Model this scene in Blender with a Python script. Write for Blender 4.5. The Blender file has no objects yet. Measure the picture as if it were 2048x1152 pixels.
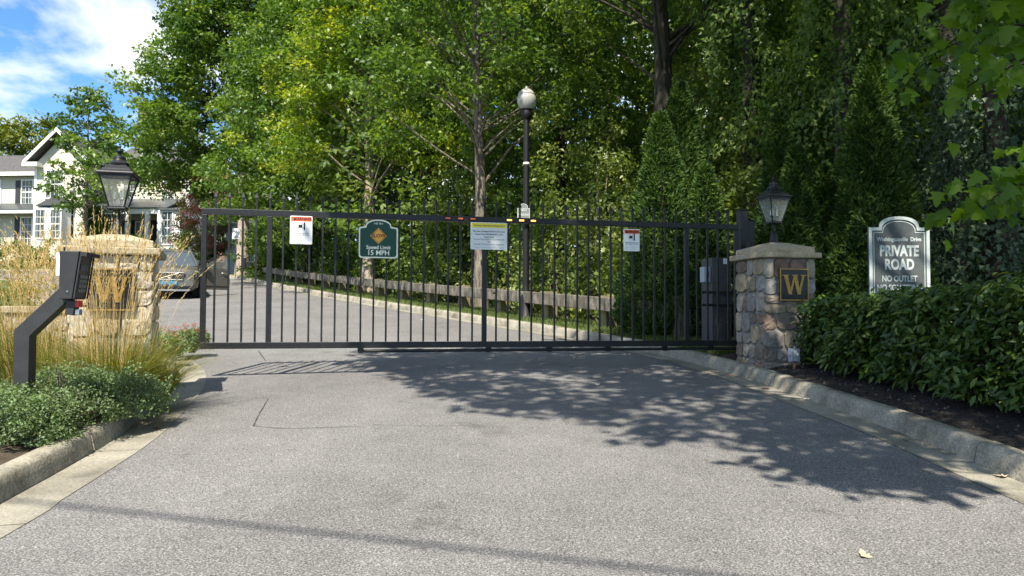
import bpy, math, random
import numpy as np
from mathutils import Vector, Matrix, Euler

R = math.radians
C = bpy.context.scene.collection
scene = bpy.context.scene
rng = np.random.default_rng(11)
random.seed(5)

# ------------------------------------------------------------------ camera, world, sun
EYE = Vector((0.0, 0.0, 1.32))
cam_d = bpy.data.cameras.new('camera')
cam_d.lens = 26.0; cam_d.sensor_width = 36.0; cam_d.clip_start = 0.05; cam_d.clip_end = 3000
cam = bpy.data.objects.new('camera', cam_d); C.objects.link(cam)
CAMROT = Matrix.Rotation(R(90 + 1.97), 3, 'X') @ Matrix.Rotation(R(0.2), 3, 'Z')
cam.matrix_world = Matrix.Translation(EYE) @ CAMROT.to_4x4()
scene.camera = cam

SUN = Vector((0.15, 0.72, -1.0)).normalized()          # direction the light travels
SE = math.asin(-SUN.z)
world = bpy.data.worlds.new('World'); scene.world = world; world.use_nodes = True
wn = world.node_tree.nodes; wl = world.node_tree.links; wn.clear()
w_out = wn.new('ShaderNodeOutputWorld'); w_bg = wn.new('ShaderNodeBackground')
w_sky = wn.new('ShaderNodeTexSky'); w_sky.sky_type = 'NISHITA'; w_sky.sun_disc = False
w_sky.sun_elevation = SE; w_sky.sun_rotation = math.atan2(-SUN.x, -SUN.y)
w_sky.air_density = 1.0; w_sky.dust_density = 0.1; w_sky.ozone_density = 2.5
w_bg.inputs['Strength'].default_value = 0.10
tc = wn.new('ShaderNodeTexCoord'); sep = wn.new('ShaderNodeSeparateXYZ')
wl.new(tc.outputs['Generated'], sep.inputs[0])
addz = wn.new('ShaderNodeMath'); addz.operation = 'ADD'; addz.inputs[1].default_value = 0.22
mx0 = wn.new('ShaderNodeMath'); mx0.operation = 'MAXIMUM'; mx0.inputs[1].default_value = 0.0
wl.new(sep.outputs['Z'], mx0.inputs[0]); wl.new(mx0.outputs[0], addz.inputs[0])
dvx = wn.new('ShaderNodeMath'); dvx.operation = 'DIVIDE'; dvy = wn.new('ShaderNodeMath'); dvy.operation = 'DIVIDE'
wl.new(sep.outputs['X'], dvx.inputs[0]); wl.new(addz.outputs[0], dvx.inputs[1])
wl.new(sep.outputs['Y'], dvy.inputs[0]); wl.new(addz.outputs[0], dvy.inputs[1])
cmb = wn.new('ShaderNodeCombineXYZ'); wl.new(dvx.outputs[0], cmb.inputs[0]); wl.new(dvy.outputs[0], cmb.inputs[1])
cmb.inputs[2].default_value = 3.7
cn = wn.new('ShaderNodeTexNoise'); cn.inputs['Scale'].default_value = 2.1; cn.inputs['Detail'].default_value = 9
cn.inputs['Roughness'].default_value = 0.56; cn.inputs['Distortion'].default_value = 0.25
wl.new(cmb.outputs[0], cn.inputs['Vector'])
cr = wn.new('ShaderNodeValToRGB'); cr.color_ramp.elements[0].position = 0.435; cr.color_ramp.elements[1].position = 0.60
wl.new(cn.outputs['Fac'], cr.inputs[0])
tint = wn.new('ShaderNodeMix'); tint.data_type = 'RGBA'; tint.blend_type = 'MULTIPLY'
tint.inputs['Factor'].default_value = 1.0; tint.inputs['B'].default_value = (0.56, 0.84, 1.08, 1)
wl.new(w_sky.outputs[0], tint.inputs['A'])
cmix = wn.new('ShaderNodeMix'); cmix.data_type = 'RGBA'
wl.new(cr.outputs['Color'], cmix.inputs['Factor']); wl.new(tint.outputs['Result'], cmix.inputs['A'])
cmix.inputs['B'].default_value = (6.0, 6.2, 6.5, 1)
wl.new(cmix.outputs['Result'], w_bg.inputs['Color']); wl.new(w_bg.outputs[0], w_out.inputs[0])

sun_d = bpy.data.lights.new('sun', 'SUN'); sun_d.energy = 4.6; sun_d.angle = R(0.53); sun_d.color = (1.0, 0.93, 0.80)
sun = bpy.data.objects.new('sun', sun_d); C.objects.link(sun)
sun.rotation_euler = SUN.to_track_quat('-Z', 'Y').to_euler(); sun.location = (-6, -30, 45)

vs = scene.view_settings
vs.view_transform = 'Standard'; vs.look = 'None'; vs.gamma = 1.0; vs.use_curve_mapping = False
vs.exposure = 1.15
cy = scene.cycles
cy.use_denoising = True; cy.max_bounces = 8; cy.diffuse_bounces = 5; cy.glossy_bounces = 3
cy.transmission_bounces = 4; cy.transparent_max_bounces = 8
cy.caustics_reflective = False; cy.caustics_refractive = False

def gz(y):
    """height of the paved slope"""
    q = max(0.0, min(y, 60.0) - 14.0)
    e = 0.0006 * q * q
    if y > 60: e += 0.0552 * (y - 60) * 0.3
    return 0.068 * y + e

def gzv(y):
    q = np.clip(np.minimum(y, 60.0) - 14.0, 0, None)
    return 0.068 * y + 0.0006 * q * q + np.where(y > 60, 0.0552 * (y - 60) * 0.3, 0)

def P(px, py, Y):
    """world point at depth Y seen in the direction of a photo pixel: used only to look positions up"""
    d = CAMROT @ Vector(((px - 1024) / 1479.0, (576 - py) / 1479.0, -1.0))
    t = (Y - EYE.y) / d.y
    return EYE + d * t

# ------------------------------------------------------------------ mesh helpers
class MB:
    def __init__(s): s.v = []; s.f = []
    def add(s, vs_, fs): 
        o = len(s.v); s.v += [tuple(v) for v in vs_]; s.f += [tuple(i + o for i in f) for f in fs]; return s
    def box(s, c, size, rot=None):
        hx, hy, hz = size[0] / 2, size[1] / 2, size[2] / 2
        pts = [Vector((x, y, z)) for x in (-hx, hx) for y in (-hy, hy) for z in (-hz, hz)]
        if rot is not None:
            m = Euler(rot).to_matrix(); pts = [m @ p for p in pts]
        c = Vector(c)
        return s.add([c + p for p in pts], [(0, 1, 3, 2), (4, 6, 7, 5), (0, 4, 5, 1), (2, 3, 7, 6), (0, 2, 6, 4), (1, 5, 7, 3)])
    def frustum(s, cx, cy_, z0, w0, d0, z1, w1, d1):
        q = lambda w, d, z: [(cx - w / 2, cy_ - d / 2, z), (cx + w / 2, cy_ - d / 2, z), (cx + w / 2, cy_ + d / 2, z), (cx - w / 2, cy_ + d / 2, z)]
        return s.add(q(w0, d0, z0) + q(w1, d1, z1), [(3, 2, 1, 0), (4, 5, 6, 7), (0, 1, 5, 4), (1, 2, 6, 5), (2, 3, 7, 6), (3, 0, 4, 7)])
    def prism_xz(s, poly, y0, y1):
        n = len(poly)
        return s.add([(x, y0, z) for x, z in poly] + [(x, y1, z) for x, z in poly],
                     [tuple(range(n)), tuple(range(2 * n - 1, n - 1, -1))] + [(i, i + n, (i + 1) % n + n, (i + 1) % n) for i in range(n)])
    def prism_xy(s, poly, z0, z1):
        n = len(poly)
        return s.add([(x, y, z0) for x, y in poly] + [(x, y, z1) for x, y in poly],
                     [tuple(range(n - 1, -1, -1)), tuple(range(n, 2 * n))] + [(i, (i + 1) % n, (i + 1) % n + n, i + n) for i in range(n)])
    def ring_xz(s, a, b, y0, y1):
        n = len(a)
        v = [(x, y0, z) for x, z in a] + [(x, y0, z) for x, z in b] + [(x, y1, z) for x, z in a] + [(x, y1, z) for x, z in b]
        f = []
        for i in range(n):
            j = (i + 1) % n
            f += [(i, j, n + j, n + i), (2 * n + i, 3 * n + i, 3 * n + j, 2 * n + j), (i, 2 * n + i, 2 * n + j, j), (n + i, n + j, 3 * n + j, 3 * n + i)]
        return s.add(v, f)
    def tube(s, pts, rad, n=6, cap=True):
        pts = [Vector(p) for p in pts]
        if not hasattr(rad, '__len__'): rad = [rad] * len(pts)
        up = Vector((0.13, 0.31, 0.94)); vv = []
        for i, p in enumerate(pts):
            t = (pts[min(i + 1, len(pts) - 1)] - pts[max(i - 1, 0)]).normalized()
            if i == 0:
                a = t.cross(up if abs(t.dot(up)) < 0.95 else Vector((1, 0, 0))).normalized()
            else:
                a = (a - t * a.dot(t)).normalized()
            b = t.cross(a)
            for k in range(n):
                w = 2 * math.pi * k / n
                vv.append(p + (a * math.cos(w) + b * math.sin(w)) * rad[i])
        f = []
        for i in range(len(pts) - 1):
            for k in range(n):
                k2 = (k + 1) % n
                f.append((i * n + k, i * n + k2, (i + 1) * n + k2, (i + 1) * n + k))
        if cap:
            f.append(tuple(range(n - 1, -1, -1))); f.append(tuple(range((len(pts) - 1) * n, len(pts) * n)))
        return s.add(vv, f)
    def lathe(s, prof, n=16, c=(0, 0, 0), axis='z'):
        vv = []
        for r, z in prof:
            for k in range(n):
                w = 2 * math.pi * k / n
                p = (r * math.cos(w), r * math.sin(w), z)
                if axis == 'y': p = (p[0], p[2], p[1])
                if axis == 'x': p = (p[2], p[0], p[1])
                vv.append((p[0] + c[0], p[1] + c[1], p[2] + c[2]))
        f = []
        for i in range(len(prof) - 1):
            for k in range(n):
                k2 = (k + 1) % n
                f.append((i * n + k, i * n + k2, (i + 1) * n + k2, (i + 1) * n + k))
        f.append(tuple(range(n - 1, -1, -1))); f.append(tuple(range((len(prof) - 1) * n, len(prof) * n)))
        return s.add(vv, f)
    def mesh(s, name):
        me = bpy.data.meshes.new(name); me.from_pydata(s.v, [], s.f); me.update()
        return me
    def build(s, name, mat, parent=None, smooth=False, bevel=0, label=None):
        return link(name, s.mesh(name), mat, parent, smooth, bevel, label)

def link(name, me, mat, parent=None, smooth=False, bevel=0, label=None):
    import bmesh
    if not me.get('_n'):
        bm = bmesh.new(); bm.from_mesh(me)
        if len(bm.verts) < 40000: bmesh.ops.recalc_face_normals(bm, faces=bm.faces[:])
        bm.to_mesh(me); bm.free(); me['_n'] = 1
    return link_raw(name, me, mat, parent, smooth, bevel, label)

def link_raw(name, me, mat, parent=None, smooth=False, bevel=0, label=None):
    o = bpy.data.objects.new(name, me); C.objects.link(o)
    if mat is not None and len(me.materials) == 0: me.materials.append(mat)
    if smooth:
        me.polygons.foreach_set('use_smooth', [True] * len(me.polygons))
        try: me.set_sharp_from_angle(angle=R(40))
        except Exception: pass
    if parent is not None: o.parent = parent
    if bevel:
        m = o.modifiers.new('bevel', 'BEVEL'); m.width = bevel; m.segments = 2; m.limit_method = 'ANGLE'; m.angle_limit = R(40)
    if label: o['label'] = label
    return o

def tag(o, label, cat, group=None):
    o['label'] = label; o['category'] = cat
    if group: o['group'] = group
    return o

def thing(name, label, cat, loc=(0, 0, 0), rotz=0.0, group=None):
    o = bpy.data.objects.new(name, None); C.objects.link(o)
    o.location = loc; o.rotation_euler = (0, 0, rotz); o.empty_display_size = 0.2
    return tag(o, label, cat, group)

def struct(o, kind='structure'):
    o['kind'] = kind; return o

def big_mesh(name, verts, faces_flat, nper, rnd=None, smooth=False):
    """fast mesh from numpy: verts (N,3), faces_flat (F*nper)"""
    me = bpy.data.meshes.new(name)
    nv = len(verts); nl = len(faces_flat); nf = nl // nper
    me.vertices.add(nv); me.vertices.foreach_set('co', np.ascontiguousarray(verts, dtype=np.float32).ravel())
    me.loops.add(nl); me.loops.foreach_set('vertex_index', np.ascontiguousarray(faces_flat, dtype=np.int32))
    me.polygons.add(nf); me.polygons.foreach_set('loop_start', np.arange(0, nl, nper, dtype=np.int32))
    me.update(calc_edges=True)
    if rnd is not None:
        a = me.attributes.new('rnd', 'FLOAT', 'FACE'); a.data.foreach_set('value', np.ascontiguousarray(rnd, dtype=np.float32))
    me['_n'] = 1
    return me

# leaf templates: verts (x across, y along, z up), triangles
T_DIA = (np.array([[0, 0, 0], [.28, .45, .07], [0, 1, -.05], [-.28, .45, .07]]), np.array([[0, 1, 2], [0, 2, 3]]))
T_OAK = (np.array([[0, 0, 0], [.12, .3, .03], [.40, .42, .06], [.2, .6, .02], [.36, .82, .02], [0, 1.05, -.08], [-.34, .80, .02], [-.18, .58, .02], [-.42, .45, .06], [-.1, .28, .03]]),
         np.array([[0, 1, 9], [1, 2, 3], [9, 7, 8], [1, 3, 7], [1, 7, 9], [3, 4, 5], [7, 5, 6], [3, 5, 7]]))
T_SPR = (np.array([[0, 0, 0], [.34, .40, .06], [.13, .58, .02], [0, 1.06, -.06], [-.13, .56, .02], [-.34, .42, .06]]), np.array([[0, 1, 2], [0, 2, 4], [0, 4, 5], [2, 3, 4]]))
T_KITE = (np.array([[0, 0, 0], [.33, .48, .07], [0, 1.05, -.05], [-.31, .42, .07]]), np.array([[0, 1, 2], [0, 2, 3]]))
T_LAUREL = (np.array([[0, 0, 0], [.15, .28, .06], [.17, .6, .05], [0, 1, -.1], [-.17, .6, .05], [-.15, .28, .06], [0, .5, -.01]]),
            np.array([[0, 1, 6], [1, 2, 6], [2, 3, 6], [3, 4, 6], [4, 5, 6], [5, 0, 6]]))
T_MAPLE = (np.array([[0, 0, 0], [.22, .02, -.03], [.55, .06, -.06], [.34, .30, 0], [.60, .58, -.06], [.26, .55, .02], [.24, .78, 0], [0, 1.08, -.08],
                     [-.24, .78, 0], [-.26, .55, .02], [-.60, .58, -.06], [-.34, .30, 0], [-.55, .06, -.06], [-.22, .02, -.03], [0, .42, .03]]),
           np.array([[0, 1, 14], [1, 2, 3], [1, 3, 14], [3, 4, 5], [3, 5, 14], [5, 6, 14], [6, 7, 8], [6, 8, 14], [8, 9, 14], [9, 10, 11], [9, 11, 14], [11, 12, 13], [11, 13, 14], [13, 0, 14]]))
T_IVY = (np.array([[0, 0, 0], [.45, .12, .02], [.2, .42, .03], [0, .95, -.06], [-.2, .42, .03], [-.45, .12, .02]]),
         np.array([[0, 1, 2], [0, 2, 3], [0, 3, 4], [0, 4, 5]]))

def unit(a): return a / np.maximum(np.linalg.norm(a, axis=1, keepdims=True), 1e-9)

def leaves(pts, size, tmpl=T_DIA, up=0.6, droop=0.25, out=None, rnd=None, seed=None):
    """vertices, faces, per-face random for many leaves"""
    r = np.random.default_rng(seed) if seed is not None else rng
    n = len(pts)
    nrm = r.normal(size=(n, 3)); nrm[:, 2] = np.abs(nrm[:, 2]) * .6 + up
    if out is not None: nrm += out
    nrm = unit(nrm)
    t = r.normal(size=(n, 3)); t[:, 2] -= droop * 2
    if out is not None: t += out * .6
    t = unit(t - nrm * np.sum(t * nrm, 1, keepdims=True))
    b = np.cross(t, nrm)
    V, F = tmpl
    s = (size if hasattr(size, '__len__') else np.full(n, size)) * r.uniform(.7, 1.25, n)
    v = pts[:, None, :] + s[:, None, None] * (V[None, :, 0:1] * b[:, None, :] + V[None, :, 1:2] * t[:, None, :] + V[None, :, 2:3] * nrm[:, None, :])
    f = (F[None] + (np.arange(n) * len(V))[:, None, None]).reshape(-1)
    rv = r.uniform(size=n) if rnd is None else np.clip(rnd + r.normal(0, .12, n), 0, 1)
    return v.reshape(-1, 3), f, np.repeat(rv, len(F))

def leaf_obj(name, pts, size, mat, parent, **k):
    v, f, rv = leaves(pts, size, **k)
    if parent is not None: v = v - np.array(parent.location)
    o = link_raw(name, big_mesh(name, v, f, 3, rv), mat, parent)
    o['kind'] = 'stuff'
    return o

# ------------------------------------------------------------------ materials
def mat(name, col, rough=0.6, metal=0.0, spec=0.4):
    m = bpy.data.materials.new(name); m.use_nodes = True
    b = m.node_tree.nodes['Principled BSDF']
    b.inputs['Base Color'].default_value = (*col, 1); b.inputs['Roughness'].default_value = rough
    b.inputs['Metallic'].default_value = metal; b.inputs['Specular IOR Level'].default_value = spec
    return m

def noise_mat(name, cols, scale=8.0, rough=.75, bump=.2, detail=6, pos=None, stretch=(1, 1, 1), spec=.3, fine=None, bump_scale=None, metal=0, bdist=.02, coord='Object'):
    m = mat(name, cols[0], rough, metal, spec); nt = m.node_tree; n = nt.nodes; l = nt.links; b = n['Principled BSDF']
    tcx = n.new('ShaderNodeTexCoord'); mp = n.new('ShaderNodeMapping'); mp.inputs['Scale'].default_value = stretch
    l.new(tcx.outputs[coord], mp.inputs[0])
    nz = n.new('ShaderNodeTexNoise'); nz.inputs['Scale'].default_value = scale; nz.inputs['Detail'].default_value = detail; nz.inputs['Roughness'].default_value = .6
    l.new(mp.outputs[0], nz.inputs['Vector'])
    rp = n.new('ShaderNodeValToRGB'); e = rp.color_ramp.elements
    pos = pos or [0.3 + 0.4 * i / (len(cols) - 1) for i in range(len(cols))]
    e[0].position = pos[0]; e[0].color = (*cols[0], 1); e[1].position = pos[-1]; e[1].color = (*cols[-1], 1)
    for i in range(1, len(cols) - 1):
        x = e.new(pos[i]); x.color = (*cols[i], 1)
    l.new(nz.outputs['Fac'], rp.inputs[0]); out = rp.outputs['Color']
    if fine:
        n2 = n.new('ShaderNodeTexNoise'); n2.inputs['Scale'].default_value = fine[0]; n2.inputs['Detail'].default_value = 2; l.new(tcx.outputs[coord], n2.inputs['Vector'])
        r2 = n.new('ShaderNodeMapRange'); r2.inputs['From Min'].default_value = .3; r2.inputs['From Max'].default_value = .7
        r2.inputs['To Min'].default_value = 1 - fine[1]; r2.inputs['To Max'].default_value = 1 + fine[1]; l.new(n2.outputs['Fac'], r2.inputs['Value'])
        mx = n.new('ShaderNodeMix'); mx.data_type = 'RGBA'; mx.blend_type = 'MULTIPLY'; mx.inputs['Factor'].default_value = 1
        l.new(out, mx.inputs['A']); l.new(r2.outputs[0], mx.inputs['B']); out = mx.outputs['Result']
    l.new(out, b.inputs['Base Color'])
    if bump:
        bp = n.new('ShaderNodeBump'); bp.inputs['Strength'].default_value = bump; bp.inputs['Distance'].default_value = bdist
        src = nz.outputs['Fac']
        if bump_scale:
            n3 = n.new('ShaderNodeTexNoise'); n3.inputs['Scale'].default_value = bump_scale; n3.inputs['Detail'].default_value = 4; l.new(mp.outputs[0], n3.inputs['Vector']); src = n3.outputs['Fac']
        l.new(src, bp.inputs['Height']); l.new(bp.outputs[0], b.inputs['Normal'])
    return m

def leaf_mat(name, cols, trans=.35, rough=.45, spec=.35):
    m = bpy.data.materials.new(name); m.use_nodes = True; nt = m.node_tree; n = nt.nodes; l = nt.links
    b = n['Principled BSDF']; b.inputs['Roughness'].default_value = rough; b.inputs['Specular IOR Level'].default_value = spec
    at = n.new('ShaderNodeAttribute'); at.attribute_name = 'rnd'
    rp = n.new('ShaderNodeValToRGB'); e = rp.color_ramp.elements
    e[0].position = 0; e[0].color = (*cols[0], 1); e[1].position = 1; e[1].color = (*cols[-1], 1)
    for i in range(1, len(cols) - 1):
        x = e.new(i / (len(cols) - 1)); x.color = (*cols[i], 1)
    l.new(at.outputs['Fac'], rp.inputs[0]); l.new(rp.outputs[0], b.inputs['Base Color'])
    tr = n.new('ShaderNodeBsdfTranslucent')
    hs = n.new('ShaderNodeMix'); hs.data_type = 'RGBA'; hs.blend_type = 'MULTIPLY'; hs.inputs['Factor'].default_value = 1; hs.inputs['B'].default_value = (1.5, 1.5, .5, 1)
    l.new(rp.outputs[0], hs.inputs['A']); l.new(hs.outputs['Result'], tr.inputs['Color'])
    ms = n.new('ShaderNodeMixShader'); ms.inputs[0].default_value = trans
    l.new(b.outputs[0], ms.inputs[1]); l.new(tr.outputs[0], ms.inputs[2]); l.new(ms.outputs[0], n['Material Output'].inputs[0])
    return m

def objrand_mat(name, cols, rough=.8, nscale=9, bump=.5, vary=.35, pos=None):
    m = mat(name, cols[0], rough, 0, .25); nt = m.node_tree; n = nt.nodes; l = nt.links; b = n['Principled BSDF']
    oi = n.new('ShaderNodeObjectInfo'); rp = n.new('ShaderNodeValToRGB'); rp.color_ramp.interpolation = 'CONSTANT'; e = rp.color_ramp.elements
    e[0].position = 0; e[0].color = (*cols[0], 1); e[1].position = (len(cols) - 1) / len(cols); e[1].color = (*cols[-1], 1)
    for i in range(1, len(cols) - 1):
        x = e.new(i / len(cols)); x.color = (*cols[i], 1)
    l.new(oi.outputs['Random'], rp.inputs[0])
    tcx = n.new('ShaderNodeTexCoord'); nz = n.new('ShaderNodeTexNoise'); nz.inputs['Scale'].default_value = nscale; nz.inputs['Detail'].default_value = 7; nz.inputs['Roughness'].default_value = .65
    l.new(tcx.outputs['Object'], nz.inputs['Vector'])
    mr = n.new('ShaderNodeMapRange'); mr.inputs['From Min'].default_value = .3; mr.inputs['From Max'].default_value = .7; mr.inputs['To Min'].default_value = 1 - vary; mr.inputs['To Max'].default_value = 1 + vary
    l.new(nz.outputs['Fac'], mr.inputs[0])
    mx = n.new('ShaderNodeMix'); mx.data_type = 'RGBA'; mx.blend_type = 'MULTIPLY'; mx.inputs['Factor'].default_value = 1
    l.new(rp.outputs[0], mx.inputs['A']); l.new(mr.outputs[0], mx.inputs['B']); l.new(mx.outputs['Result'], b.inputs['Base Color'])
    bp = n.new('ShaderNodeBump'); bp.inputs['Strength'].default_value = bump; bp.inputs['Distance'].default_value = .02
    l.new(nz.outputs['Fac'], bp.inputs['Height']); l.new(bp.outputs[0], b.inputs['Normal'])
    return m

M = {}
# asphalt: pale aggregate in dark binder, faint stains
def asphalt():
    m = mat('asphalt', (.15, .15, .15), .9, 0, .25); nt = m.node_tree; n = nt.nodes; l = nt.links; b = n['Principled BSDF']
    t = n.new('ShaderNodeTexCoord')
    def nz(s, d=3, r=.6):
        x = n.new('ShaderNodeTexNoise'); x.inputs['Scale'].default_value = s; x.inputs['Detail'].default_value = d; x.inputs['Roughness'].default_value = r
        l.new(t.outputs['Object'], x.inputs['Vector']); return x
    a = nz(105, 2, .8); c = nz(.55, 5); d = nz(3.0, 5)
    rp = n.new('ShaderNodeValToRGB'); e = rp.color_ramp.elements
    e[0].position = .30; e[0].color = (.040, .039, .039, 1); e[1].position = .72; e[1].color = (.375, .362, .350, 1)
    x = e.new(.5); x.color = (.140, .136, .134, 1)
    l.new(a.outputs['Fac'], rp.inputs[0])
    def mul(inp, src, lo, hi):
        q = n.new('ShaderNodeMapRange'); q.inputs['From Min'].default_value = .3; q.inputs['From Max'].default_value = .7; q.inputs['To Min'].default_value = lo; q.inputs['To Max'].default_value = hi
        l.new(src.outputs['Fac'], q.inputs[0])
        mx = n.new('ShaderNodeMix'); mx.data_type = 'RGBA'; mx.blend_type = 'MULTIPLY'; mx.inputs['Factor'].default_value = 1
        l.new(inp, mx.inputs['A']); l.new(q.outputs[0], mx.inputs['B']); return mx.outputs['Result']
    o = mul(rp.outputs[0], c, .84, 1.12); o = mul(o, d, .92, 1.08)
    mp = n.new('ShaderNodeMapping'); mp.inputs['Scale'].default_value = (1.3, .10, 1); l.new(t.outputs['Object'], mp.inputs[0])
    tr = n.new('ShaderNodeTexNoise'); tr.inputs['Scale'].default_value = 1.0; tr.inputs['Detail'].default_value = 3; l.new(mp.outputs[0], tr.inputs['Vector'])
    o = mul(o, tr, .93, 1.06)
    st = nz(1.7, 6, .65); sr_ = n.new('ShaderNodeValToRGB'); sr_.color_ramp.elements[0].position = .60; sr_.color_ramp.elements[1].position = .74
    sr_.color_ramp.elements[0].color = (1, 1, 1, 1); sr_.color_ramp.elements[1].color = (.64, .63, .62, 1); l.new(st.outputs['Fac'], sr_.inputs[0])
    mx2 = n.new('ShaderNodeMix'); mx2.data_type = 'RGBA'; mx2.blend_type = 'MULTIPLY'; mx2.inputs['Factor'].default_value = 1; l.new(o, mx2.inputs['A']); l.new(sr_.outputs[0], mx2.inputs['B']); o = mx2.outputs['Result']
    l.new(o, b.inputs['Base Color'])
    bp = n.new('ShaderNodeBump'); bp.inputs['Strength'].default_value = .5; bp.inputs['Distance'].default_value = .006
    l.new(a.outputs['Fac'], bp.inputs['Height']); l.new(bp.outputs[0], b.inputs['Normal'])
    return m
M['asphalt'] = asphalt()
M['crack'] = mat('crack_fill', (.035, .034, .034), .8)
M['kerb'] = noise_mat('kerb_concrete', [(.13, .118, .09), (.26, .24, .19), (.36, .335, .27)], 3.2, .9, .6, 8, fine=(60, .3), bump_scale=40, bdist=.008)
M['gutter'] = noise_mat('gutter_concrete', [(.12, .112, .09), (.23, .215, .175), (.32, .30, .25)], 1.6, .9, .4, 8, fine=(70, .25), bump_scale=50, bdist=.005)
M['stain'] = noise_mat('ochre_stain', [(.42, .29, .08), (.36, .30, .18)], 9, .9, .2)
M['mulch'] = noise_mat('mulch', [(.012, .010, .009), (.03, .025, .022), (.07, .06, .05)], 26, .95, 1.0, 8, bump_scale=45, bdist=.03)
M['soil'] = noise_mat('bed_soil', [(.035, .026, .018), (.09, .07, .05)], 12, .95, .8, 8)
M['lawn'] = noise_mat('lawn', [(.045, .07, .018), (.08, .11, .03), (.11, .12, .045)], 4, .95, .5, 8)
M['woodsfloor'] = noise_mat('woods_floor', [(.02, .018, .01), (.05, .045, .025), (.04, .06, .02)], 3, .95, .6, 8)
M['metal'] = noise_mat('black_painted_metal', [(.007, .008, .009), (.014, .0155, .017)], 30, .45, .05, 3, spec=.35)
M['metal_d'] = mat('black_metal', (.007, .007, .008), .5, 0, .35)
M['kiosk'] = noise_mat('kiosk_metal', [(.018, .0185, .020), (.032, .033, .035)], 7, .5, .08, 8, spec=.4)
M['kiosk_face'] = mat('kiosk_panel', (.010, .011, .012), .3, 0, .5)
M['white'] = mat('white_paint', (.78, .78, .77), .5)
M['offwhite'] = mat('white_plastic', (.70, .71, .70), .5)
M['green'] = mat('sign_green', (.004, .055, .034), .42, 0, .3)
M['cream'] = mat('sign_cream', (.80, .79, .66), .4)
M['amber'] = mat('sign_amber', (.80, .36, .04), .4)
M['black'] = mat('sign_black', (.012, .012, .012), .5)
M['yellow'] = mat('sign_yellow', (.85, .68, .03), .45)
M['orange'] = mat('sign_orange', (.80, .11, .03), .45)
M['red'] = mat('red', (.55, .03, .03), .4)
M['reflector'] = mat('orange_reflector', (.75, .12, .02), .25, 0, .7)
M['grey'] = mat('sign_grey', (.16, .17, .165), .6)
M['slate'] = noise_mat('sign_slate', [(.065, .074, .075), (.10, .11, .11)], 14, .6, .1, 6)
M['silver'] = noise_mat('sign_border', [(.36, .41, .40), (.52, .57, .55)], 8, .5, .1, 6)
M['plaque_black'] = mat('plaque_black', (.010, .009, .010), .35)
M['brass'] = noise_mat('brass', [(.30, .185, .05), (.42, .26, .075)], 25, .45, .1, 4, metal=.4)
M['led'] = bpy.data.materials.new('lit_amber'); M['led'].use_nodes = True
_b = M['led'].node_tree.nodes['Principled BSDF']; _b.inputs['Base Color'].default_value = (.9, .5, .12, 1); _b.inputs['Emission Color'].default_value = (1, .50, .10, 1); _b.inputs['Emission Strength'].default_value = 1.1
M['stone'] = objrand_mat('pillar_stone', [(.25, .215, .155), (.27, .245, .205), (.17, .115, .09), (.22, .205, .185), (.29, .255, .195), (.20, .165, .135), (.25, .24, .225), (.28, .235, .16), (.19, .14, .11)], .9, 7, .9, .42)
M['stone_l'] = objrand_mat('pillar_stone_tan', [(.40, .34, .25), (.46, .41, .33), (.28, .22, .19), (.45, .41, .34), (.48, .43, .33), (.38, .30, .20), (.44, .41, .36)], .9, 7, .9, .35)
M['mortar'] = noise_mat('mortar', [(.17, .165, .15), (.27, .265, .245)], 12, .95, .5, 6)
M['cap'] = noise_mat('sandstone_cap', [(.26, .21, .13), (.38, .32, .22), (.33, .29, .22)], 5, .9, .5, 8, stretch=(1, 1, 3), fine=(50, .2))
M['timber'] = noise_mat('weathered_timber', [(.03, .027, .022), (.12, .108, .085), (.25, .23, .18)], 6, .9, .6, 9, stretch=(1.2, 1.2, .5), fine=(45, .3))
M['postwood'] = noise_mat('post_timber', [(.09, .075, .038), (.18, .15, .085), (.27, .225, .13)], 7, .9, .5, 7, stretch=(2, 2, .3))
M['bark'] = noise_mat('bark_grey', [(.055, .045, .035), (.17, .145, .115), (.27, .235, .19)], 9, .95, 1.0, 8, stretch=(1.6, 1.6, .35), bdist=.05)
M['bark_p'] = noise_mat('bark_pale', [(.16, .125, .095), (.36, .295, .23), (.46, .39, .31)], 9, .95, 1.0, 8, stretch=(1.6, 1.6, .35), bdist=.05)
M['bark_d'] = noise_mat('bark_dark', [(.02, .018, .014), (.065, .055, .042)], 9, .95, 1.0, 8, stretch=(1.6, 1.6, .35), bdist=.05)
M['twig'] = noise_mat('twig', [(.10, .08, .06), (.20, .17, .13)], 12, .9, .2)
M['oak'] = leaf_mat('leaf_oak', [(.031, .072, .014), (.066, .130, .020), (.112, .190, .028), (.185, .26, .045)], .42, .42, .45)
M['oak_y'] = leaf_mat('leaf_oak_bright', [(.048, .105, .012), (.100, .178, .016), (.19, .27, .024), (.36, .385, .035)], .42, .42, .45)  # brightest tone raised to paint highlights of top-lit leaves
M['wood_leaf'] = leaf_mat('leaf_woods', [(.042, .086, .020), (.080, .145, .028), (.128, .20, .040), (.19, .245, .06)], .5, .5, .35)
M['under'] = leaf_mat('leaf_understory_lit', [(.06, .10, .026), (.11, .165, .036), (.17, .22, .05), (.25, .27, .08)], .4, .4, .45)  # sunlight on the undergrowth is put into these pale leaf tones
M['laurel'] = leaf_mat('leaf_laurel', [(.018, .044, .008), (.038, .080, .012), (.064, .116, .016), (.12, .17, .024)], .2, .42, .4)
M['thuja'] = leaf_mat('arborvitae', [(.018, .046, .010), (.036, .078, .014), (.060, .110, .018), (.11, .165, .026)], .25, .6, .25)
M['ivy'] = leaf_mat('leaf_ivy', [(.020, .048, .020), (.042, .078, .036), (.070, .11, .055), (.10, .14, .075)], .2, .5, .35)
M['maple'] = leaf_mat('leaf_maple', [(.055, .125, .010), (.100, .19, .012), (.175, .27, .016)], .55, .4, .35)
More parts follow.
